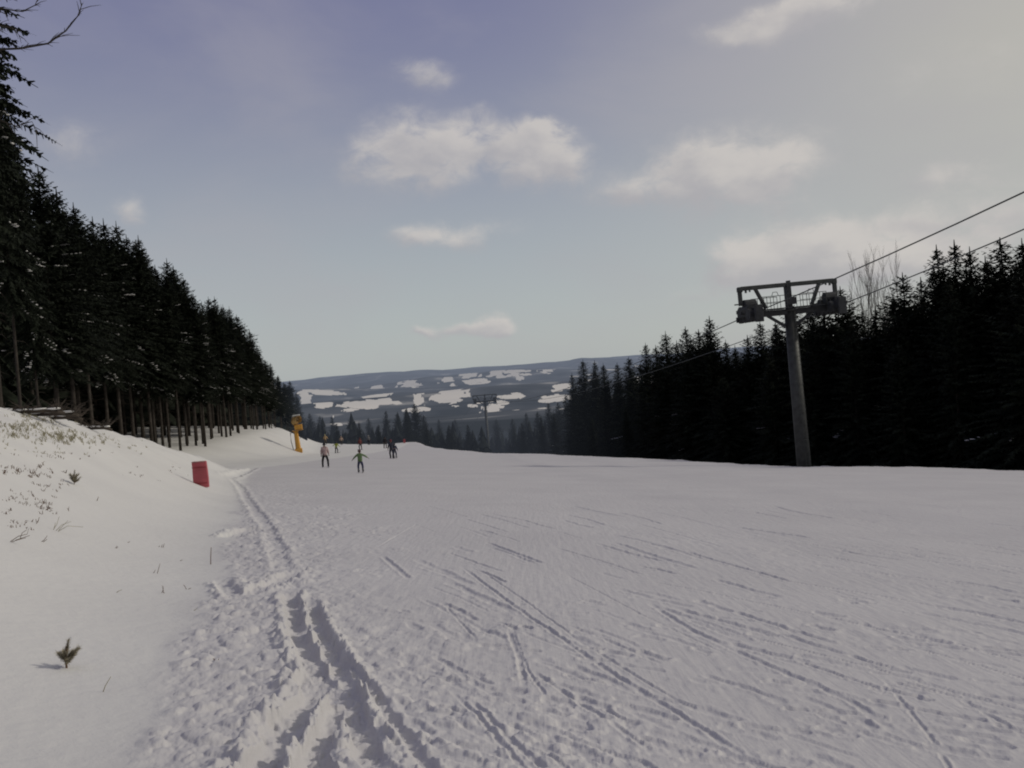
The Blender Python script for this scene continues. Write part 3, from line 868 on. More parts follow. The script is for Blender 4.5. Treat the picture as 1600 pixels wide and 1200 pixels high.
# ------------------------------------------------------------------ lift pylons and ropes
d2 = Vector((P2b.x - P1.x, P2b.y - P1.y, 0)); d2.normalize()
RZ = math.atan2(d2.y, d2.x) - math.pi / 2
def pylon(top, label):
    zb = gz(top.x, top.y) - .3
    t = thing('lift_pylon', label, 'lift pylon', (top.x, top.y, zb), RZ, 'chairlift pylons')
    H = top.z - zb
    mb = MB(); mb.tube([(0, 0, 0), (0, 0, H - 1.9)], [.53, .38], 20); mb.build('shaft', STEEL, t, True)
    mb = MB(); mb.tube([(0, 0, 0), (0, 0, .12)], [.85, .85], 20); 
    for k in range(12):
        c, s = math.cos(k * .5236), math.sin(k * .5236); mb.tube([(c * .72, s * .72, .12), (c * .72, s * .72, .22)], .03, 6)
    mb.build('base_flange', STEEL, t); MB().tube([(0, 0, H - 1.95), (0, 0, H - 1.85)], [.52, .52], 20).build('top_flange', STEEL, t)
    mb = MB()                      # mast above the shaft
    mb.box((0, 0, H - .95), (.34, .5, 1.85)); mb.box((.02, -.3, H - 1.25), (.7, .3, .5)); mb.box((.1, 0, H + .12), (.24, .24, .22))
    mb.build('mast_head', DARKST, t)
    mb = MB()                      # upper gantry bar
    mb.box((0, 0, H - .05), (7.1, .30, .30), bev=.04); mb.box((-3.6, 0, H - .12), (.38, .33, .40), bev=.06); mb.box((3.6, 0, H - .12), (.38, .33, .40), bev=.06)
    for s in (-1, 1):
        mb.box((s * 3.62, 0, H - .72), (.24, .24, 1.1))
        mb.tube([(s * 2.45, 0, H - .12), (s * 1.75, 0, H - 1.62)], .15, 8)
        mb.box((s * 3.2, -.1, H - .26), (.12, .12, .26)); mb.box((s * 2.9, -.1, H - .24), (.1, .1, .2))
    mb.box((-3.75, 0, H - 1.15), (.6, .25, .08))
    mb.build('gantry', STEEL, t)
    mb = MB()                      # lower crossarm
    mb.box((0, 0, H - 2.0), (5.6, .5, .42), bev=.04)
    for s in (-1, 1):
        mb.tube([(s * .45, 0, H - 3.0), (s * 1.7, 0, H - 2.15)], .12, 8)
    mb.build('crossarm', DARKST, t)
    for s in (-1, 1):              # walkway platforms either side
        for yy in (-.8, .8):
            MB().box((s * 1.35, yy * .7, H - 1.72), (2.4, .55, .06)).build('platform', DARKST, t)
            mb = MB()
            for xx in (.5, 1.0, 1.5, 2.0, 2.5): mb.tube([(s * xx, yy, H - 1.7), (s * xx, yy, H - .82)], .022, 5)
            mb.tube([(s * .5, yy, H - .82), (s * 2.5, yy, H - .82)], .025, 5); mb.tube([(s * .5, yy, H - 1.25), (s * 2.5, yy, H - 1.25)], .02, 5)
            if yy < 0: mb.tube([(s * 1.1, -.8, H - .82), (s * 1.2, -.8, H - .55), (s * 1.5, -.8, H - .55), (s * 1.6, -.8, H - .82)], .025, 5)
            mb.build('railing', STEEL, t)
        # sheave assembly, along the rope
        x = s * GA
        mb = MB()
        for xx in (-.17, .17):
            mb.box((x + xx, 0, H - 1.92), (.06, 3.4, .30)); mb.box((x + xx, -1.1, H - 1.65), (.06, 1.5, .26)); mb.box((x + xx, 1.1, H - 1.65), (.06, 1.5, .26))
            mb.tube([(x + xx, -1.5, H - 1.9), (x + xx, 0, H - 1.25), (x + xx, 1.5, H - 1.9)], .06, 6)
        mb.tube([(x - .42, -.2, H - 1.25), (x + .42, -.2, H - 1.25)], .38, 12); mb.tube([(x - .5, -.9, H - 1.95), (x + .3, -.9, H - 1.95)], .40, 12); mb.box((x - s * .75, 0, H - 1.95), (.9, .4, .5), bev=.1); mb.tube([(x - .5, .5, H - 1.6), (x + .35, .5, H - 1.6)], .30, 10); mb.tube([(x + s * .25, -.9, H - 1.5), (x + s * .25, .9, H - 1.6)], .26, 12)
        fr = mb.build('sheave_frame', DARKST, t)
        for k in range(6):
            yy = -1.6 + k * .64
            mb = MB()
            mb.tube([(x - .10, yy, H - 2.22), (x - .05, yy, H - 2.22)], .28, 16); mb.tube([(x + .05, yy, H - 2.22), (x + .10, yy, H - 2.22)], .28, 16)
            mb.tube([(x - .05, yy, H - 2.22), (x + .05, yy, H - 2.22)], .23, 16)
            mb.build('sheave', RUBBER, t)
        MB().box((x + s * .05, -1.78, H - 1.95), (.6, .2, 1.2), bev=.03).build('rope_catcher', DARKST, t)
        MB().box((x, 1.9, H - 2.2), (.4, .25, .4), bev=.03).build('rope_catcher', DARKST, t)
    mb = MB()
    for z in np.arange(.8, H - 2.1, .3):
        mb.tube([(-.16, -.72, z), (.16, -.72, z)], .012, 4)
    for xx in (-.17, .17): mb.tube([(xx, -.74, .5), (xx, -.60, H - 2.0)], .02, 5)
    for z in np.arange(1.5, H - 2.1, 2.0): mb.box((0, -.62, z), (.34, .22, .03))
    mb.build('ladder', STEEL, t)
    mb = MB()
    for s in (-1, 1):
        for q in range(5): mb.blob((s * (.5 + q * .72), 0, H + .06), (.34, .10, .035), q, .4, 8, 4)
    mb.build('snow_cap', BSNOW, t, True)
    return t
GA = 3.05
pylon(P1, 'big grey chairlift pylon in front of the dark wood at the right').rotation_euler.y = math.radians(-1.6)
P2 = Vector((P2b.x, P2b.y, P2b.z))
pylon(P2, 'small hazy chairlift pylon standing in the valley forest far below the run')
perp = Vector((math.cos(RZ), math.sin(RZ), 0)); along = Vector((-math.sin(RZ), math.cos(RZ), 0))
for s, pyr, lab in ((-1, 300, 'upper left strand of steel lift rope, the one over the left pulleys of the pylon'), (1, 358, 'lower right strand of steel lift rope, the one over the right pulleys of the pylon')):
    A = P1 + perp * s * GA + Vector((0, 0, -1.93))
    B = P2 + perp * s * GA + Vector((0, 0, -1.93))
    # uphill: find where this strand crosses the picture's right side
    best = None
    for t_ in np.arange(2, 60, .05):
        q = A - along * t_
        if q.y < 5: break
        px = 0
        # horizontal position in picture for a point at the rope's height
        c = Vector((q.x, q.y, 0)); 
        dd = ray(1600, pyr)
        if q.x / q.y >= dd.x / dd.y:
            best = (t_, EYE + dd.z * q.y / dd.y); break
    slope = (best[1] - A.z) / best[0]
    pts = []
    for u in np.linspace(1, 0, 14):
        tt = 75 * u; pts.append(A - along * tt + Vector((0, 0, slope * tt + .0006 * tt * (tt - best[0]))))
    for u in np.linspace(0, 1, 40)[1:]:
        pts.append(A.lerp(B, u) - Vector((0, 0, 4 * 2.6 * u * (1 - u))))
    e = (B - A); e.z = 0; e.normalize()
    for q in range(1, 6): pts.append(B + e * q * 25 - Vector((0, 0, q * 25 * .14)))
    mb = MB(); mb.tube(pts, .036, 6)
    o = mb.build('lift_rope', ROPE, None, True); tag(o, lab, 'rope', 'strands of the chairlift rope')

# ------------------------------------------------------------------ snow gun
g = hit(467, 706)
t = thing('snow_gun', 'orange snow gun on a sturdy post at the left edge of the ski run', 'snow gun', g, math.radians(12)); t.scale = (.84, .9, 1); t.rotation_euler.y = math.radians(-4)
mb = MB(); mb.box((0, 0, .12), (1.0, .8, .5), bev=.05); mb.build('base', ORANGE, t)
mb = MB(); mb.tube([(0, 0, .3), (0, 0, 2.35)], [.36, .27], 6); mb.box((0, 0, 2.36), (.7, .7, .06)); mb.build('post', ORANGE, t)
mb = MB(); mb.box((.42, 0, 2.80), (1.05, .75, .55), bev=.05); mb.box((.25, 0, 2.46), (1.5, .9, .05)); mb.build('control_box', ORANGE, t)
mb = MB()
c0 = Vector((.32, -.2, 3.62)); ax = Vector((.55, -.80, .22)).normalized()
mb.tube([c0 - ax * .60, c0 - ax * .5, c0 + ax * .35, c0 + ax * .6], [.50, .42, .42, .46], 20, False)
mb.tube([c0 - ax * .45, c0 - ax * .2], [.13, .16], 10); 
for k in range(6):
    th = k * 1.047; u = ax.cross(Vector((0, 0, 1))).normalized(); v = ax.cross(u)
    mb.tube([c0 - ax * .3, c0 - ax * .3 + (u * math.cos(th) + v * math.sin(th)) * .4], .03, 4)
mb.build('fan_barrel', ORANGE2, t, True)
mb = MB(); mb.tube([(-.5, 0, 2.95), (-.45, 0, 3.5), (-.2, 0, 3.9)], .04, 5); mb.tube([(.85, 0, 2.95), (.8, 0, 3.5), (.5, 0, 3.95)], .04, 5); mb.build('yoke', DARKST, t)
mb = MB(); mb.box((.34, -.2, 4.16), (1.05, .9, .16), bev=.06); mb.build('cover', simple('grey_cover', (.42, .42, .41), .8), t)
MB().tube([(-.35, 0, 2.4), (-.75, .1, 2.2), (-.8, .1, 1.3), (-.65, .1, .3), (-.5, .1, .05)], .05, 6).build('hose', BLACK, t)
mb = MB()
mb.tube([(.5, 0, 2.4), (.72, 0, 2.1), (.6, 0, 1.7), (.4, .1, 1.5)], .035, 6); mb.build('hose', BLACK, t)
mb = MB()
for z in (2.6, 2.95, 3.3): mb.tube([(-.85, -.4, z), (-.85, .4, z)], .02, 5)
for y_ in (-.4, .4): mb.tube([(-.85, y_, 2.45), (-.85, y_, 3.35)], .02, 5); mb.tube([(-.85, y_, 2.45), (-.3, y_, 2.42)], .02, 5)
mb.build('railing', DARKST, t)

# ------------------------------------------------------------------ red safety pads
def pad(px, py, hpx, wfrac, label, tilt, rz, loc=None):
    g = loc or hit(px, py); h = hpx / F * g.y
    t = thing('safety_pad', label, 'safety pad', g - Vector((0, 0, .06)), rz)
    w = h * wfrac; th = .14
    n = 10; V = []; Fc = []
    for j in range(n + 1):
        for i in range(9):
            u = i / 8 - .5; v = j / n
            bul = .02 * math.cos(u * math.pi) + .015 * math.sin(v * 9 + u * 4)
            sag = .06 * w * math.sin(v * 3.1) * (1 if u > 0 else -.2)
            V.append((u * w * (1 - .05 * v) + sag * .4 - .04 * w * v, -th / 2 - bul, v * h + .02 * h * math.sin(u * 5) * v))
    m = len(V)
    V += [(x, th / 2, z) for x, y, z in V]
    def I(j, i, b=0): return b + j * 9 + i
    for j in range(n):
        for i in range(8):
            Fc.append((I(j, i), I(j, i + 1), I(j + 1, i + 1), I(j + 1, i)))
            Fc.append((I(j, i, m), I(j + 1, i, m), I(j + 1, i + 1, m), I(j, i + 1, m)))
        Fc.append((I(j, 0), I(j + 1, 0), I(j + 1, 0, m), I(j, 0, m))); Fc.append((I(j, 8), I(j, 8, m), I(j + 1, 8, m), I(j + 1, 8)))
    for i in range(8):
        Fc.append((I(0, i), I(0, i, m), I(0, i + 1, m), I(0, i + 1))); Fc.append((I(n, i), I(n, i + 1), I(n, i + 1, m), I(n, i, m)))
    mesh_obj('cushion', V, Fc, REDPAD, t)
    mb = MB()
    for v in (.18, .8):
        mb.tube([(-w * .5, -th / 2 - .04, v * h), (0, -th / 2 - .075, v * h), (w * .47, -th / 2 - .04, v * h)], .012, 5, False)
    mb.build('strap', REDSEAM, t)
    mb = MB(); mb.box((-.07 * w, 0, h * 1.012), (w * .9, th + .05, .03), bev=.008); mb.build('top_edge', FOAM, t)
    mb = MB(); mb.tube([(0, th / 2 + .07, -.3), (0, th / 2 + .07, h * .9)], .05, 8); mb.build('pole', STEEL, t)
    t.rotation_euler = (0, tilt, rz)
    return t
pad(315, 759, 40, .56, 'faded red safety pad standing in the snow beside the left bank', 0, math.radians(4))
def beyond(px, py, extra):
    q = hit(px, py); d = Vector((q.x, q.y, 0)).normalized()
    q = q + d * extra; q.z = gz(q.x, q.y); return q
pad(632, 690, 6.5, .5, 'small distant red safety pad past the crest, right of the paired skiers', 0, 0, beyond(632, 694, 2.5))

# ------------------------------------------------------------------ people
def skinned(name, joints, bones, mat, parent, sub=1, root=0):
    """joints: name -> (pos, radius or (rx, ry))"""
    names = list(joints)
    me = bpy.data.meshes.new(name)
    me.from_pydata([joints[n][0] for n in names], [(names.index(a), names.index(b)) for a, b in bones], [])
    o = bpy.data.objects.new(name, me); COL.objects.link(o)
    md = o.modifiers.new('Skin', 'SKIN'); md.use_smooth_shade = True
    if not me.skin_vertices: me.skin_vertices.new() if hasattr(me.skin_vertices, 'new') else None
    sv = me.skin_vertices[0].data
    for i, n in enumerate(names):
        r = joints[n][1]
        sv[i].radius = r if hasattr(r, '__len__') else (r, r)
        sv[i].use_root = (i == root)
    sd = o.modifiers.new('Sub', 'SUBSURF'); sd.levels = sub; sd.render_levels = sub
    dg = bpy.context.evaluated_depsgraph_get()
    me2 = bpy.data.meshes.new_from_object(o.evaluated_get(dg))
    bpy.data.objects.remove(o)
    me2.name = name; me2.materials.clear(); me2.materials.append(mat)
    me2.polygons.foreach_set('use_smooth', [True] * len(me2.polygons))
    o = bpy.data.objects.new(name, me2); COL.objects.link(o); o.parent = parent
    return o

def cloth(c): return simple('cloth', c, .85, var=.12, scale=9)

def person(px, py, height, label, jacket, trousers, hat, arms=(20, 20), stance=.16, lean=0.1, bend=.12, facing=0.0, loc=None, skis=True, hatmat=None, step=0.0, child=False, glove=None, elbow=15):
    g = hit(px, py) if loc is None else loc
    t = thing('person', label, 'person', g + Vector((0, 0, .03)), facing)
    k = 1.0
    H = 1.75
    hs = 1.18 if child else 1.0
    # skeleton in a 1.75 m frame, facing +y (away from the camera)
    hip = Vector((0, -.04, .90)); J = {}
    knee = {}; ank = {}
    for s, nm in ((-1, 'l'), (1, 'r')):
        ank[nm] = Vector((s * stance, step * s, .10)); 
        knee[nm] = Vector((s * (.09 + stance * .5), bend + step * s * .5, .49))
    chest = Vector((0, lean * .9, 1.28)); neck = Vector((0, lean * 1.2, 1.47)); head = Vector((0, lean * 1.35, 1.60))
    sh = {'l': Vector((-.19, lean, 1.41)), 'r': Vector((.19, lean, 1.41))}
    el = {}; wr = {}; hd = {}
    for s, nm, a in ((-1, 'l', arms[0]), (1, 'r', arms[1])):
        a = math.radians(a); a2 = a - math.radians(elbow * .3)
        el[nm] = sh[nm] + Vector((s * math.sin(a), .12, -math.cos(a))).normalized() * .29
        wr[nm] = el[nm] + Vector((s * math.sin(a2), .35, -math.cos(a2))).normalized() * .25
        hd[nm] = wr[nm] + (wr[nm] - el[nm]).normalized() * .08
    # body: one continuous skin
    Jt = {'hip': (hip, (.10, .07)), 'belly': (Vector((0, lean * .3, 1.08)), (.10, .07)), 'chest': (chest, (.13, .08)), 'neck0': (neck, .06), 'neck': (neck + Vector((0, .01, .06)), .052),
          'jaw': (head + Vector((0, .02, -.04)), (.068, .075)), 'face': (head + Vector((0, .01, .05)), (.078, .092)), 'crown': (head + Vector((0, -.01, .13)), (.06, .07))}
    B = [('hip', 'belly'), ('belly', 'chest'), ('chest', 'neck0'), ('neck0', 'neck'), ('neck', 'jaw'), ('jaw', 'face'), ('face', 'crown')]
    for nm in 'lr':
        Jt['sh' + nm] = (sh[nm], .06); Jt['el' + nm] = (el[nm], .043); Jt['wr' + nm] = (wr[nm], .03); Jt['hd' + nm] = (hd[nm], (.04, .02))
        Jt['th' + nm] = (Vector(((-.1 if nm == 'l' else .1), -.02, .84)), .065); Jt['kn' + nm] = (knee[nm], .058); Jt['ca' + nm] = (knee[nm].lerp(ank[nm], .35), .058); Jt['an' + nm] = (ank[nm], .04)
        Jt['to' + nm] = (ank[nm] + Vector((0, .15, -.05)), .04)
        B += [('chest', 'sh' + nm), ('sh' + nm, 'el' + nm), ('el' + nm, 'wr' + nm), ('wr' + nm, 'hd' + nm), ('hip', 'th' + nm), ('th' + nm, 'kn' + nm), ('kn' + nm, 'ca' + nm), ('ca' + nm, 'an' + nm), ('an' + nm, 'to' + nm)]
    body = skinned('body', Jt, B, SKIN, t, 1)
    # jacket
    Jj = {'hem': (Vector((0, -.03, .78)), (.215, .16)), 'waist': (Vector((0, lean * .3, 1.05)), (.185, .135)), 'chest': (chest, (.20, .15)), 'neck0': (neck, (.10, .09)), 'col': (neck + Vector((0, .01, .06)), (.085, .08))}
    Bj = [('hem', 'waist'), ('waist', 'chest'), ('chest', 'neck0'), ('neck0', 'col')]
    for nm in 'lr':
        Jj['sh' + nm] = (sh[nm], .095); Jj['el' + nm] = (el[nm], .075); Jj['wr' + nm] = (wr[nm], .052)
        Bj += [('chest', 'sh' + nm), ('sh' + nm, 'el' + nm), ('el' + nm, 'wr' + nm)]
    skinned('jacket', Jj, Bj, cloth(jacket), t, 1)
    Jp = {'hip': (Vector((0, -.04, .96)), (.165, .13))}; Bp = []
    for nm in 'lr':
        Jp['th' + nm] = (Vector(((-.1 if nm == 'l' else .1), -.03, .80)), .115); Jp['kn' + nm] = (knee[nm], .088); Jp['ca' + nm] = (knee[nm].lerp(ank[nm], .5), .082); Jp['an' + nm] = (ank[nm] + Vector((0, 0, .12)), .082)
        Bp += [('hip', 'th' + nm), ('th' + nm, 'kn' + nm), ('kn' + nm, 'ca' + nm), ('ca' + nm, 'an' + nm)]
    skinned('trousers', Jp, Bp, cloth(trousers), t, 1)
    hc = head + Vector((0, 0, .075))
    mb = MB(); mb.blob(hc, (.115 * hs, .13 * hs, .115 * hs), 1, .02, 14, 9)
    if hat == 'beanie': mb.blob(hc + Vector((0, -.01, .13)), (.035, .035, .035), 2, .1, 8, 5)
    mb.build('helmet' if hat == 'helmet' else 'woolly_hat', hatmat or BLACK, t, True)
    # face features
    for s in (-1, 1): MB().blob(head + Vector((s * .032, .098, .045)), (.011, .008, .009), 3, 0, 6, 4).build('eye', BLACK, body)
    mb = MB(); mb.blob(head + Vector((0, .112, .015)), (.014, .022, .022), 4, 0, 8, 5).build('nose', SKIN, body, True)
    for s in (-1, 1): MB().blob(head + Vector((s * .088, 0, .03)), (.014, .022, .03), 4, 0, 8, 5).build('ear', SKIN, body, True)
    mb = MB(); mb.blob(head + Vector((0, .10, -.03)), (.026, .010, .007), 5, 0, 8, 4); mb.build('mouth', simple('lips', (.35, .12, .1)), body)
    # gloves with five fingers
    for s, nm in ((-1, 'l'), (1, 'r')):
        dv = (hd[nm] - wr[nm]).normalized(); sd_ = Vector((0, 1, 0)) - dv * dv.y
        sd_.normalize()
        inn = dv.cross(sd_).normalized() * (-s)
        Jg = {'w': (wr[nm] - dv * .01, .035), 'p': (wr[nm] + dv * .05, (.038, .026)), 'q': (wr[nm] + dv * .085, (.04, .024))}
        Bg = [('w', 'p'), ('p', 'q')]
        for f, (o_, l_) in enumerate(((-.030, .055), (-.010, .068), (.011, .064), (.031, .048))):
            b0 = wr[nm] + dv * .095 + sd_ * o_; b1 = b0 + dv * l_ * .55 + inn * .012; b2 = b1 + dv * l_ * .35 + inn * .03
            Jg['a%d' % f] = (b0, .012); Jg['b%d' % f] = (b1, .011); Jg['c%d' % f] = (b2, .009)
            Bg += [('q', 'a%d' % f), ('a%d' % f, 'b%d' % f), ('b%d' % f, 'c%d' % f)]
        b0 = wr[nm] + dv * .045 + sd_ * .04; b1 = b0 + dv * .035 + sd_ * .022; b2 = b1 + dv * .03 + inn * .012
        for kx, bb in (('t0', b0), ('t1', b1), ('t2', b2)): Jg[kx] = (bb, .013)
        Bg += [('p', 't0'), ('t0', 't1'), ('t1', 't2')]
        skinned('glove', Jg, Bg, glove or BLACK, t, 1)
        # boots and skis
        a = ank[nm]
        mb = MB(); mb.tube([a + Vector((0, -.01, .22)), a + Vector((0, 0, .08)), a + Vector((0, 0, -.06))], [.075, .07, .065], 10)
        mb.box(a + Vector((0, .07, -.045)), (.11, .30, .11), bev=.03); mb.build('ski_boot', BLACK if not child else simple('grey_boot', (.1, .1, .11)), t, True)
        if skis:
            mb = MB(); V = []; Fc = []
            L = 1.62; n = 18
            for i in range(n + 1):
                u = i / n; y_ = -.72 + L * u; w = .036 + .016 * abs(u - .5) * 2; z = .012 + (.10 * max(0, (u - .88) / .12) ** 2)
                if u > .9: w *= 1 - .7 * (u - .9) / .1
                V += [(a.x - w, a.y + y_, z - .02), (a.x + w, a.y + y_, z - .02), (a.x + w, a.y + y_, z - .002), (a.x - w, a.y + y_, z - .002)]
            for i in range(n):
                for q in range(4):
                    r = (q + 1) % 4; Fc.append((i * 4 + q, i * 4 + r, i * 4 + 4 + r, i * 4 + 4 + q))
            Fc.append((0, 1, 2, 3)); Fc.append((n * 4 + 3, n * 4 + 2, n * 4 + 1, n * 4))
            so = mesh_obj('ski', V, Fc, simple('ski_top', (.12, .12, .14), .4), t)
    sc = height / H
    t.scale = (sc, sc, sc)
    return t

WHITEH = simple('light_hat', (.3, .3, .3))
person(509, 730, 1.66, 'person in pale pink jacket and black trousers, left of the child in green', (.38, .28, .28), (.018, .018, .022), 'beanie', (10, 12), .20, .04, .08, .2, step=.08)
person(564, 738.5, 1.26, 'child in a green jacket and navy trousers with both arms held out wide', (.12, .18, .085), (.035, .04, .085), 'helmet', (48, 55), .17, .02, .05, .1, child=True, hatmat=simple('brown_helmet', (.07, .04, .04)))
person(526, 708, 1.35, 'small child in a yellow green jacket and black trousers by the left snow bank', (.28, .32, .06), (.02, .02, .022), 'helmet', (62, 40), .20, .08, .1, -.3, child=True, hatmat=simple('dark_helmet', (.03, .03, .04)))
person(563.5, 703, 1.62, 'person in a dark red jacket standing near the crest behind the child in green', (.12, .035, .035), (.02, .02, .022), 'beanie', (12, 12), .17, .02, .04, .5, hatmat=simple('red_hat', (.12, .03, .03)))
person(576.5, 695, 1.60, 'person in dark clothes at the crest, right of the dark red jacket', (.12, .12, .13), (.015, .015, .02), 'beanie', (10, 14), .10, .02, .05, .3, hatmat=WHITEH)
person(602, 700.5, 1.66, 'person in black skiing gear at the crest just left of the pair', (.022, .022, .026), (.015, .015, .018), 'helmet', (14, 10), .18, .06, .08, -.2)
person(612.5, 716.5, 1.78, 'adult in a dark navy jacket, left figure of the close pair', (.035, .038, .055), (.025, .03, .05), 'helmet', (14, 16), .12, .06, .1, .2, hatmat=simple('maroon_helmet', (.14, .03, .04)))
person(617.5, 716, 1.42, 'shorter child in blue grey ski wear, right figure of the close pair', (.05, .055, .085), (.045, .05, .085), 'helmet', (16, 18), .14, .06, .1, .0, child=True)
person(0, 0, 1.65, 'person in tan jacket far off past the crest, behind the yellow green child', (.36, .25, .14), (.10, .08, .06), 'beanie', (20, 35), .12, .05, .1, .2, loc=beyond(509, 696, 4), hatmat=simple('straw_hat', (.4, .36, .2)))
person(0, 0, 1.45, 'person in a beige jacket partly hidden by the snow bank at the crest', (.38, .28, .22), (.05, .05, .05), 'helmet', (20, 25), .12, .05, .1, .2, loc=beyond(534, 697, 7), hatmat=simple('beige_helmet', (.4, .3, .24)))

# ------------------------------------------------------------------ plants and litter on the bank
def sapling(px, py, hpx, label, seed):
    rs = random.Random(seed)
    g = hit(px, py); h = hpx / F * g.length
    t = thing('pine_sapling', label, 'sapling', g)
    st = MB(); nd = MB()
    def tuft(base, tip, n, l):
        base = Vector(base); tip = Vector(tip)
        st.tube([base, base.lerp(tip, .5) + Vector((0, 0, .01)), tip], [.006, .004, .002], 4, False)
        d = (tip - base).normalized()
        for i in range(n):
            u = .2 + .8 * rs.random(); p = base.lerp(tip, u)
            s = Vector((rs.uniform(-1, 1), rs.uniform(-1, 1), rs.uniform(-1, 1)))
            q = p + (d * .9 + s * .75).normalized() * l * rs.uniform(.6, 1.1)
            b_ = (q - p).cross(s).normalized() * .0018
            nd.add([p - b_, p + b_, q + b_ * .4, q - b_ * .4], [(0, 1, 2, 3)])
    st.tube([(0, 0, -.05), (.0, 0, h * .5), (.01, 0, h * .72)], [.009, .006, .004], 5, False)
    tuft((.01, 0, h * .5), (.03, 0, h * .9), 150, h * .14)
    for k in range(18):
        th = k * 2.4 + rs.random(); l = h * rs.uniform(.25, .52); z = h * rs.uniform(.08, .35)
        tuft((0, 0, z), (math.cos(th) * l * .7 + .08 * h, math.sin(th) * l * .7, z + l * rs.uniform(.5, 1.1)), 120, h * .17)
    st.build('stem', STALK, t); nd.build('needles', PINE, t)
sapling(104, 1044, 42, 'small olive brown pine sapling alone on the smooth snow bank', 5)
sapling(116, 757, 21, 'dark little pine tuft higher up the left bank, below the grassy crest', 9)

def stalk(px, py, pts, label, mat=STALK, w=.0035):
    """pts: offsets in photo pixels of bent stems from the foot"""
    g = hit(px, py); k = g.length / F
    mb = MB()
    for st in pts:
        P = [Vector((dx * k, random.uniform(-.01, .01), dy * k)) for dx, dy in st]
        P[0].z -= .01
        mb.tube(P, [w * max(1, g.length / 9) * (1 - .5 * i / (len(P) - 1)) for i in range(len(P))], 4)
    o = mb.build('dry_stalk', mat); o.location = g
    tag(o, label, 'dry stalk', 'dry stalks poking from the bank'); return o
stalk(329, 882, [[(0, 0), (1, 10), (3, 25)]], 'straight upright twig at the edge of the trampled strip', w=.006)
stalk(160, 1082, [[(0, 0), (5, 8), (13, 20)]], 'thin slanting straw low on the smooth bank, right of the sapling', GRASSD)
stalk(243, 896, [[(-4, 0), (0, 5)], [(2, 0), (6, 9), (8, 14)], [(-4, 0), (-8, 1)]], 'forked brown twig, uppermost of the two forks in the middle of the bank')
stalk(256, 927, [[(0, 0), (-1, 12)], [(-4, 0), (-1, 5), (0, 10)], [(0, 2), (5, -3)]], 'star shaped brown twig below the forked one in the middle of the bank')
stalk(292, 921, [[(0, 0), (-3, 4), (-4, 7)], [(2, 1), (6, 1)]], 'tiny brown sprig right of the star shaped twig')
stalk(338, 1035, [[(-4, 0), (-1, 6)], [(1, 0), (5, 6)], [(-2, 3), (-4, 6)]], 'tiny reddish sprig near the trampled strip, low on the bank')
stalk(252, 855, [[(0, 0), (2, 4)], [(2, 0), (5, 5)], [(-5, 1), (-2, 2)]], 'short dark sprig just above the forked twig')
stalk(181, 857, [[(-2, 0), (2, 3)], [(0, 0), (3, 2)]], 'dark seed head lying on the upper bank')
stalk(200, 848, [[(-3, 0), (3, 1.5)]], 'small dark chip on the upper bank, right of the seed head')
stalk(186, 927, [[(-6, 0), (0, 3), (4, 4)]], 'pale curled straw left of the star shaped twig', GRASSD)
stalk(305, 954, [[(-4, 0), (4, 3)]], 'pale short straw right of centre on the smooth bank', GRASSD)
stalk(152, 783, [[(-1, 0), (2, 6)]], 'thin reddish stem right below the dark pine tuft')
stalk(282, 876, [[(-3, 0), (3, 1)]], 'thin reddish straw left of the upright twig')
stalk(20, 848, [[(-8, 0), (8, 8), (20, 10), (24, 18)], [(4, 4), (16, 6), (24, 8)], [(-8, 0), (6, 3), (18, 5)], [(10, 6), (14, 12), (20, 16)]], 'largest tangle of bent dark grass at the left edge of the bank')
stalk(68, 848, [[(-6, 0), (2, 4), (6, 9)], [(0, 2), (5, 4)]], 'small pair of bent stems right of the large grass tangle')
stalk(90, 830, [[(-8, 0), (0, 10), (4, 20)], [(-4, 0), (6, 8), (20, 12)], [(0, 0), (14, 6), (36, 3)], [(-6, 0), (-2, 12)], [(2, 2), (16, 14)]], 'fan of fine pale grass stems on the left bank', GRASSD, .0028)
stalk(55, 818, [[(-8, 0), (-2, 6)], [(0, -2), (5, 5)], [(4, 2), (6, 8)]], 'dark short tuft above the large grass tangle')
stalk(78, 800, [[(-8, 2), (0, 6), (4, 4)], [(-14, 8), (-8, 12)], [(-4, 0), (4, 2)]], 'dark curved tuft near the left edge, under the rows of grass')

def grass(name, label, areas, seed, mat):
    rs = random.Random(seed); V = []; Fc = []
    for (cx, cy, rx, ry, n, hp) in areas:
        for i in range(n):
            px = cx + rs.gauss(0, rx); py = cy + rs.gauss(0, ry)
            g = hit(px, py, 60); 
            if g.length > 58: continue
            k = g.length / F
            m = rs.randint(3, 7)
            for q in range(m):
                b0 = g + Vector((rs.uniform(-.05, .05), rs.uniform(-.05, .05), -.02))
                l = hp * k * rs.uniform(.35, 1.1); dx, dy = rs.uniform(-.9, 1.0), rs.uniform(-.6, .6)
                p1 = b0 + Vector((dx * l * .4, dy * l * .4, l * .7)); p2 = b0 + Vector((dx * l, dy * l, l * rs.uniform(.4, .95)))
                w = Vector((.0022 + .00013 * g.length, .001, 0)); b_ = len(V)
                V += [b0 - w, b0 + w, p1 + w * .8, p1 - w * .8, p2]
                Fc += [(b_, b_ + 1, b_ + 2, b_ + 3), (b_ + 3, b_ + 2, b_ + 4)]
    o = mesh_obj(name, V, Fc, mat); tag(o, label, 'grass', kind='stuff')
grass('dry_grass', 'pale dry grass poking through the snow along the top of the left bank',
      [(25, 674, 22, 8, 90, 7), (98, 684, 18, 6, 100, 8), (48, 662, 24, 5, 60, 6), (45, 650, 14, 3, 20, 6), (150, 688, 14, 5, 28, 6), (60, 700, 50, 8, 25, 5), (200, 696, 20, 4, 12, 4)], 3, GRASSD)
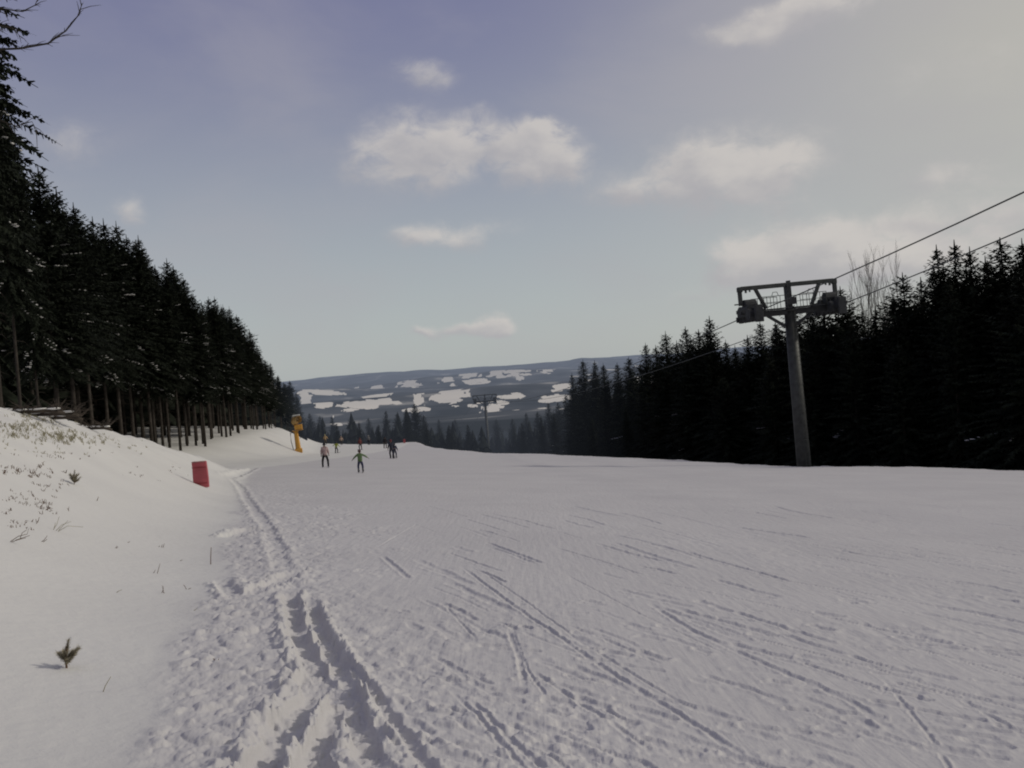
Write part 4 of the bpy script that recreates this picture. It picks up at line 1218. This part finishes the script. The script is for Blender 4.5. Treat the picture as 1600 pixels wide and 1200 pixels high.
grass('grass_tufts', 'rows of dark grass tips showing through the snow on the left bank',
      [(25, 735, 25, 5, 18, 7), (60, 741, 22, 4, 14, 6), (80, 760, 16, 6, 10, 6), (20, 776, 18, 4, 12, 6), (50, 783, 16, 5, 16, 6), (70, 797, 10, 4, 8, 7), (30, 823, 14, 6, 10, 6), (8, 800, 10, 8, 6, 5),
       (100, 712, 40, 5, 20, 4), (230, 738, 40, 6, 8, 3), (270, 735, 10, 4, 6, 3)], 4, STALK)

# brush and logs on the crest of the bank
def on_crest(px, yy):
    a = az_of(px, 640); rgn = yy; x, y = math.sin(a) * rgn, math.cos(a) * rgn; return Vector((x, y, gz(x, y)))
LOGM = simple('weathered_log', (.05, .04, .032), .9, var=.4, scale=5, bump=.5)
rs = random.Random(2)
for i, (px, py, l, th, lab) in enumerate(((48, 652, 1.7, .2, 'long grey log on the bank crest, leftmost of the fallen logs'), (72, 656, 1.9, -.15, 'thick fallen log in the middle of the brush on the bank crest'),
                                      (92, 661, 1.3, .1, 'short fallen log at the right end of the brush on the bank crest'), (152, 676, .9, .2, 'small fallen log lying alone further right along the crest'))):
    g = hit(px, py)
    t = thing('fallen_log', lab, 'log', g + Vector((0, 0, .1)), th, None)
    mb = MB(); mb.tube([(-l / 2, 0, .05), (-l / 4, .05, .09), (l / 4, 0, .05), (l / 2, .1, -.06)], [.075, .075, .06, .04], 8); mb.build('log_trunk', LOGM, t, True)
    mb = MB()
    for q in range(34):
        x = rs.uniform(-l / 2, l / 2); a = rs.uniform(0, 6.28)
        mb.tube([(x, 0, .05), (x + .2 * math.cos(a), .2 * math.sin(a), .2), (x + .45 * math.cos(a), .4 * math.sin(a), rs.uniform(.1, .45))], [.016, .01, .005], 4, False)
    mb.build('twigs', LOGM, t)
    mb = MB()
    for q in range(4): mb.blob((-l * .4 + q * l * .25, 0, .13 - .03 * q * .5), (l * .15, .07, .03), q, .4, 8, 4)
    mb.build('snow_cap', BSNOW, t, True)

# ------------------------------------------------------------------ sun and sky
SUN_EL = math.radians(31); SUN_AZ = math.radians(82)     # azimuth from +y towards +x
sd = bpy.data.lights.new('sun', 'SUN'); sd.energy = 1.6; sd.angle = math.radians(4); sd.color = (1.0, .93, .80)
so = bpy.data.objects.new('sun', sd); COL.objects.link(so)
sdir = Vector((math.sin(SUN_AZ) * math.cos(SUN_EL), math.cos(SUN_AZ) * math.cos(SUN_EL), math.sin(SUN_EL)))
so.rotation_euler = sdir.to_track_quat('Z', 'Y').to_euler()
so.location = sdir * 50

w = bpy.data.worlds.new('World'); SC.world = w; w.use_nodes = True
nt = w.node_tree; nt.nodes.clear()
N = nt.nodes.new; Lk = nt.links.new
out = N('ShaderNodeOutputWorld'); bg = N('ShaderNodeBackground')
sky = N('ShaderNodeTexSky'); sky.sky_type = 'NISHITA'; sky.sun_disc = False
sky.sun_elevation = SUN_EL; sky.sun_rotation = SUN_AZ; sky.altitude = 900; sky.dust_density = 2.0
tc = N('ShaderNodeTexCoord')
def math_(op, a, b=None, c=None, clamp=False):
    n = N('ShaderNodeMath'); n.operation = op; n.use_clamp = clamp
    for i, v in enumerate((a, b, c)):
        if v is None: continue
        if isinstance(v, (int, float)): n.inputs[i].default_value = v
        else: Lk(v, n.inputs[i])
    return n.outputs[0]
def mixc(f, a, b, mode='MIX'):
    n = N('ShaderNodeMix'); n.data_type = 'RGBA'; n.blend_type = mode
    for i, v in ((0, f), (6, a), (7, b)):
        if isinstance(v, tuple): n.inputs[i].default_value = (*v, 1)
        elif isinstance(v, (int, float)): n.inputs[i].default_value = v
        else: Lk(v, n.inputs[i])
    return n.outputs[2]
def smooth(v, a, b, lo=0, hi=1):
    n = N('ShaderNodeMapRange'); n.interpolation_type = 'SMOOTHSTEP'
    n.inputs['From Min'].default_value = a; n.inputs['From Max'].default_value = b
    n.inputs['To Min'].default_value = lo; n.inputs['To Max'].default_value = hi
    Lk(v, n.inputs['Value']); return n.outputs[0]
sep = N('ShaderNodeSeparateXYZ'); Lk(tc.outputs['Generated'], sep.inputs[0])
el = math_('ARCSINE', sep.outputs['Z']); az = math_('ARCTAN2', sep.outputs['X'], sep.outputs['Y'])
def nz(scale, det, sx=1, sy=1, rough=.55, dist=0, off=0.0):
    m = N('ShaderNodeMapping'); m.inputs['Scale'].default_value = (sx, sy, 1); m.inputs['Location'].default_value = (off, off * .7, 0)
    cb = N('ShaderNodeCombineXYZ'); Lk(az, cb.inputs[0]); Lk(el, cb.inputs[1]); Lk(cb.outputs[0], m.inputs[0])
    n = N('ShaderNodeTexNoise'); n.inputs['Scale'].default_value = scale; n.inputs['Detail'].default_value = det
    n.inputs['Roughness'].default_value = rough; n.inputs['Distortion'].default_value = dist
    Lk(m.outputs[0], n.inputs['Vector']); return n.outputs['Fac']
# clear sky: violet grey above, pale grey green near the horizon, milky towards the sun
gz_ = smooth(el, 0.02, 0.44)
base = mixc(gz_, (0.39, 0.425, 0.425), (0.180, 0.184, 0.30))
nish = mixc(1.0, sky.outputs[0], (0.070, 0.064, 0.066), 'MULTIPLY')
base = mixc(0.18, base, nish)
glow = math_('MULTIPLY', smooth(az, -0.05, 0.62), smooth(el, -0.05, 0.30, .35, 1))
base = mixc(math_('MULTIPLY', glow, .85), base, (0.45, 0.435, 0.385))
# clouds
CL = [(668, 112, 44, 20, .55), (645, 235, 70, 44, .62), (600, 262, 60, 30, .40), (715, 235, 50, 34, .5), (855, 255, 52, 36, .95), (810, 225, 40, 22, .6), (845, 205, 22, 12, .6), (985, 302, 48, 20, .6),
      (1080, 250, 50, 30, .6), (1140, 285, 90, 48, .75), (1210, 255, 50, 34, .6), (1270, 372, 52, 24, 1.1), (1300, 395, 50, 30, 1.0), (1190, 408, 60, 24, 1.0), (1250, 415, 70, 24, .8), (1340, 420, 70, 26, .8), (1165, 440, 46, 18, .5), (1155, 52, 48, 17, .85), (1235, 22, 60, 20, .7), (1310, 0, 70, 20, .6),
      (710, 368, 80, 20, .55), (640, 372, 30, 12, .35), (772, 508, 20, 13, 1.2), (735, 520, 40, 10, 1.0), (668, 518, 16, 6, .6), (195, 330, 22, 20, .6), (105, 228, 52, 24, .35),
      (1450, 400, 90, 40, .65), (1560, 330, 80, 30, .5), (1480, 275, 60, 16, .4), (1400, 340, 40, 20, .4), (1080, 470, 50, 14, .35), (1500, 120, 160, 60, .25), (740, 180, 30, 14, .25), (830, 570, 60, 6, .2)]
w1 = nz(9, 5, 1, 1.3); w2 = nz(11, 5, 1, 1.2, off=4.0)
azw = math_('ADD', az, math_('MULTIPLY_ADD', w1, .06, -.03)); elw = math_('ADD', el, math_('MULTIPLY_ADD', w2, .05, -.025))
tot = None; tv = None
for (px, py, rx, ry, s) in CL:
    a0, e0 = azel(px, py)
    ra, re_ = rx * 1.22 / F, ry * 1.22 / F
    u = math_('MULTIPLY', math_('SUBTRACT', azw, a0), 1 / ra); v = math_('MULTIPLY', math_('SUBTRACT', elw, e0), 1 / re_)
    v = math_('ADD', v, math_('MULTIPLY', math_('MULTIPLY', u, ra / re_), 0.0))
    d2_ = math_('ADD', math_('MULTIPLY', u, u), math_('MULTIPLY', v, v))
    g_ = math_('MULTIPLY', math_('EXPONENT', math_('MULTIPLY', d2_, -1.0)), s)
    tot = g_ if tot is None else math_('ADD', tot, g_)
    gv = math_('MULTIPLY', g_, math_('ADD', v, math_('MULTIPLY', u, .45)))
    tv = gv if tv is None else math_('ADD', tv, gv)
det = nz(26, 7, 1, 1.5, .62, .4)
cm = math_('MULTIPLY', tot, math_('MULTIPLY_ADD', det, 2.9, -.30))
cm = smooth(cm, .10, 1.02)
# thin general veil
veil = math_('MULTIPLY', smooth(nz(3.2, 5, 1, 2.2, .55, .3, 2.0), .42, .75), .30)
base = mixc(veil, base, (0.36, 0.345, 0.37))
# the belly of each cloud is greyer than its sunlit top
bel = nz(15, 4, 1, 1.6, .5, 0, 1.1)
lit = math_('ADD', math_('DIVIDE', tv, math_('ADD', tot, .02)), math_('MULTIPLY_ADD', bel, 3.2, -1.6))
cc = mixc(smooth(lit, -.9, .75), (0.37, 0.36, 0.375), (0.53, 0.50, 0.475))
skyc = mixc(math_('MULTIPLY', cm, .82), base, cc)
# ground colour below the horizon never matters but keep it snowy
Lk(skyc, bg.inputs['Color']); bg.inputs['Strength'].default_value = 1.13
Lk(bg.outputs[0], out.inputs['Surface'])

# ------------------------------------------------------------------ render settings
SC.render.engine = 'CYCLES'
SC.view_settings.view_transform = 'Standard'; SC.view_settings.look = 'None'
SC.view_settings.exposure = 0; SC.view_settings.gamma = 1
SC.cycles.max_bounces = 5; SC.cycles.diffuse_bounces = 2
SC.cycles.pixel_filter_type = 'BLACKMAN_HARRIS'; SC.cycles.filter_width = 2.0
SC.render.resolution_x = 1024; SC.render.resolution_y = 768
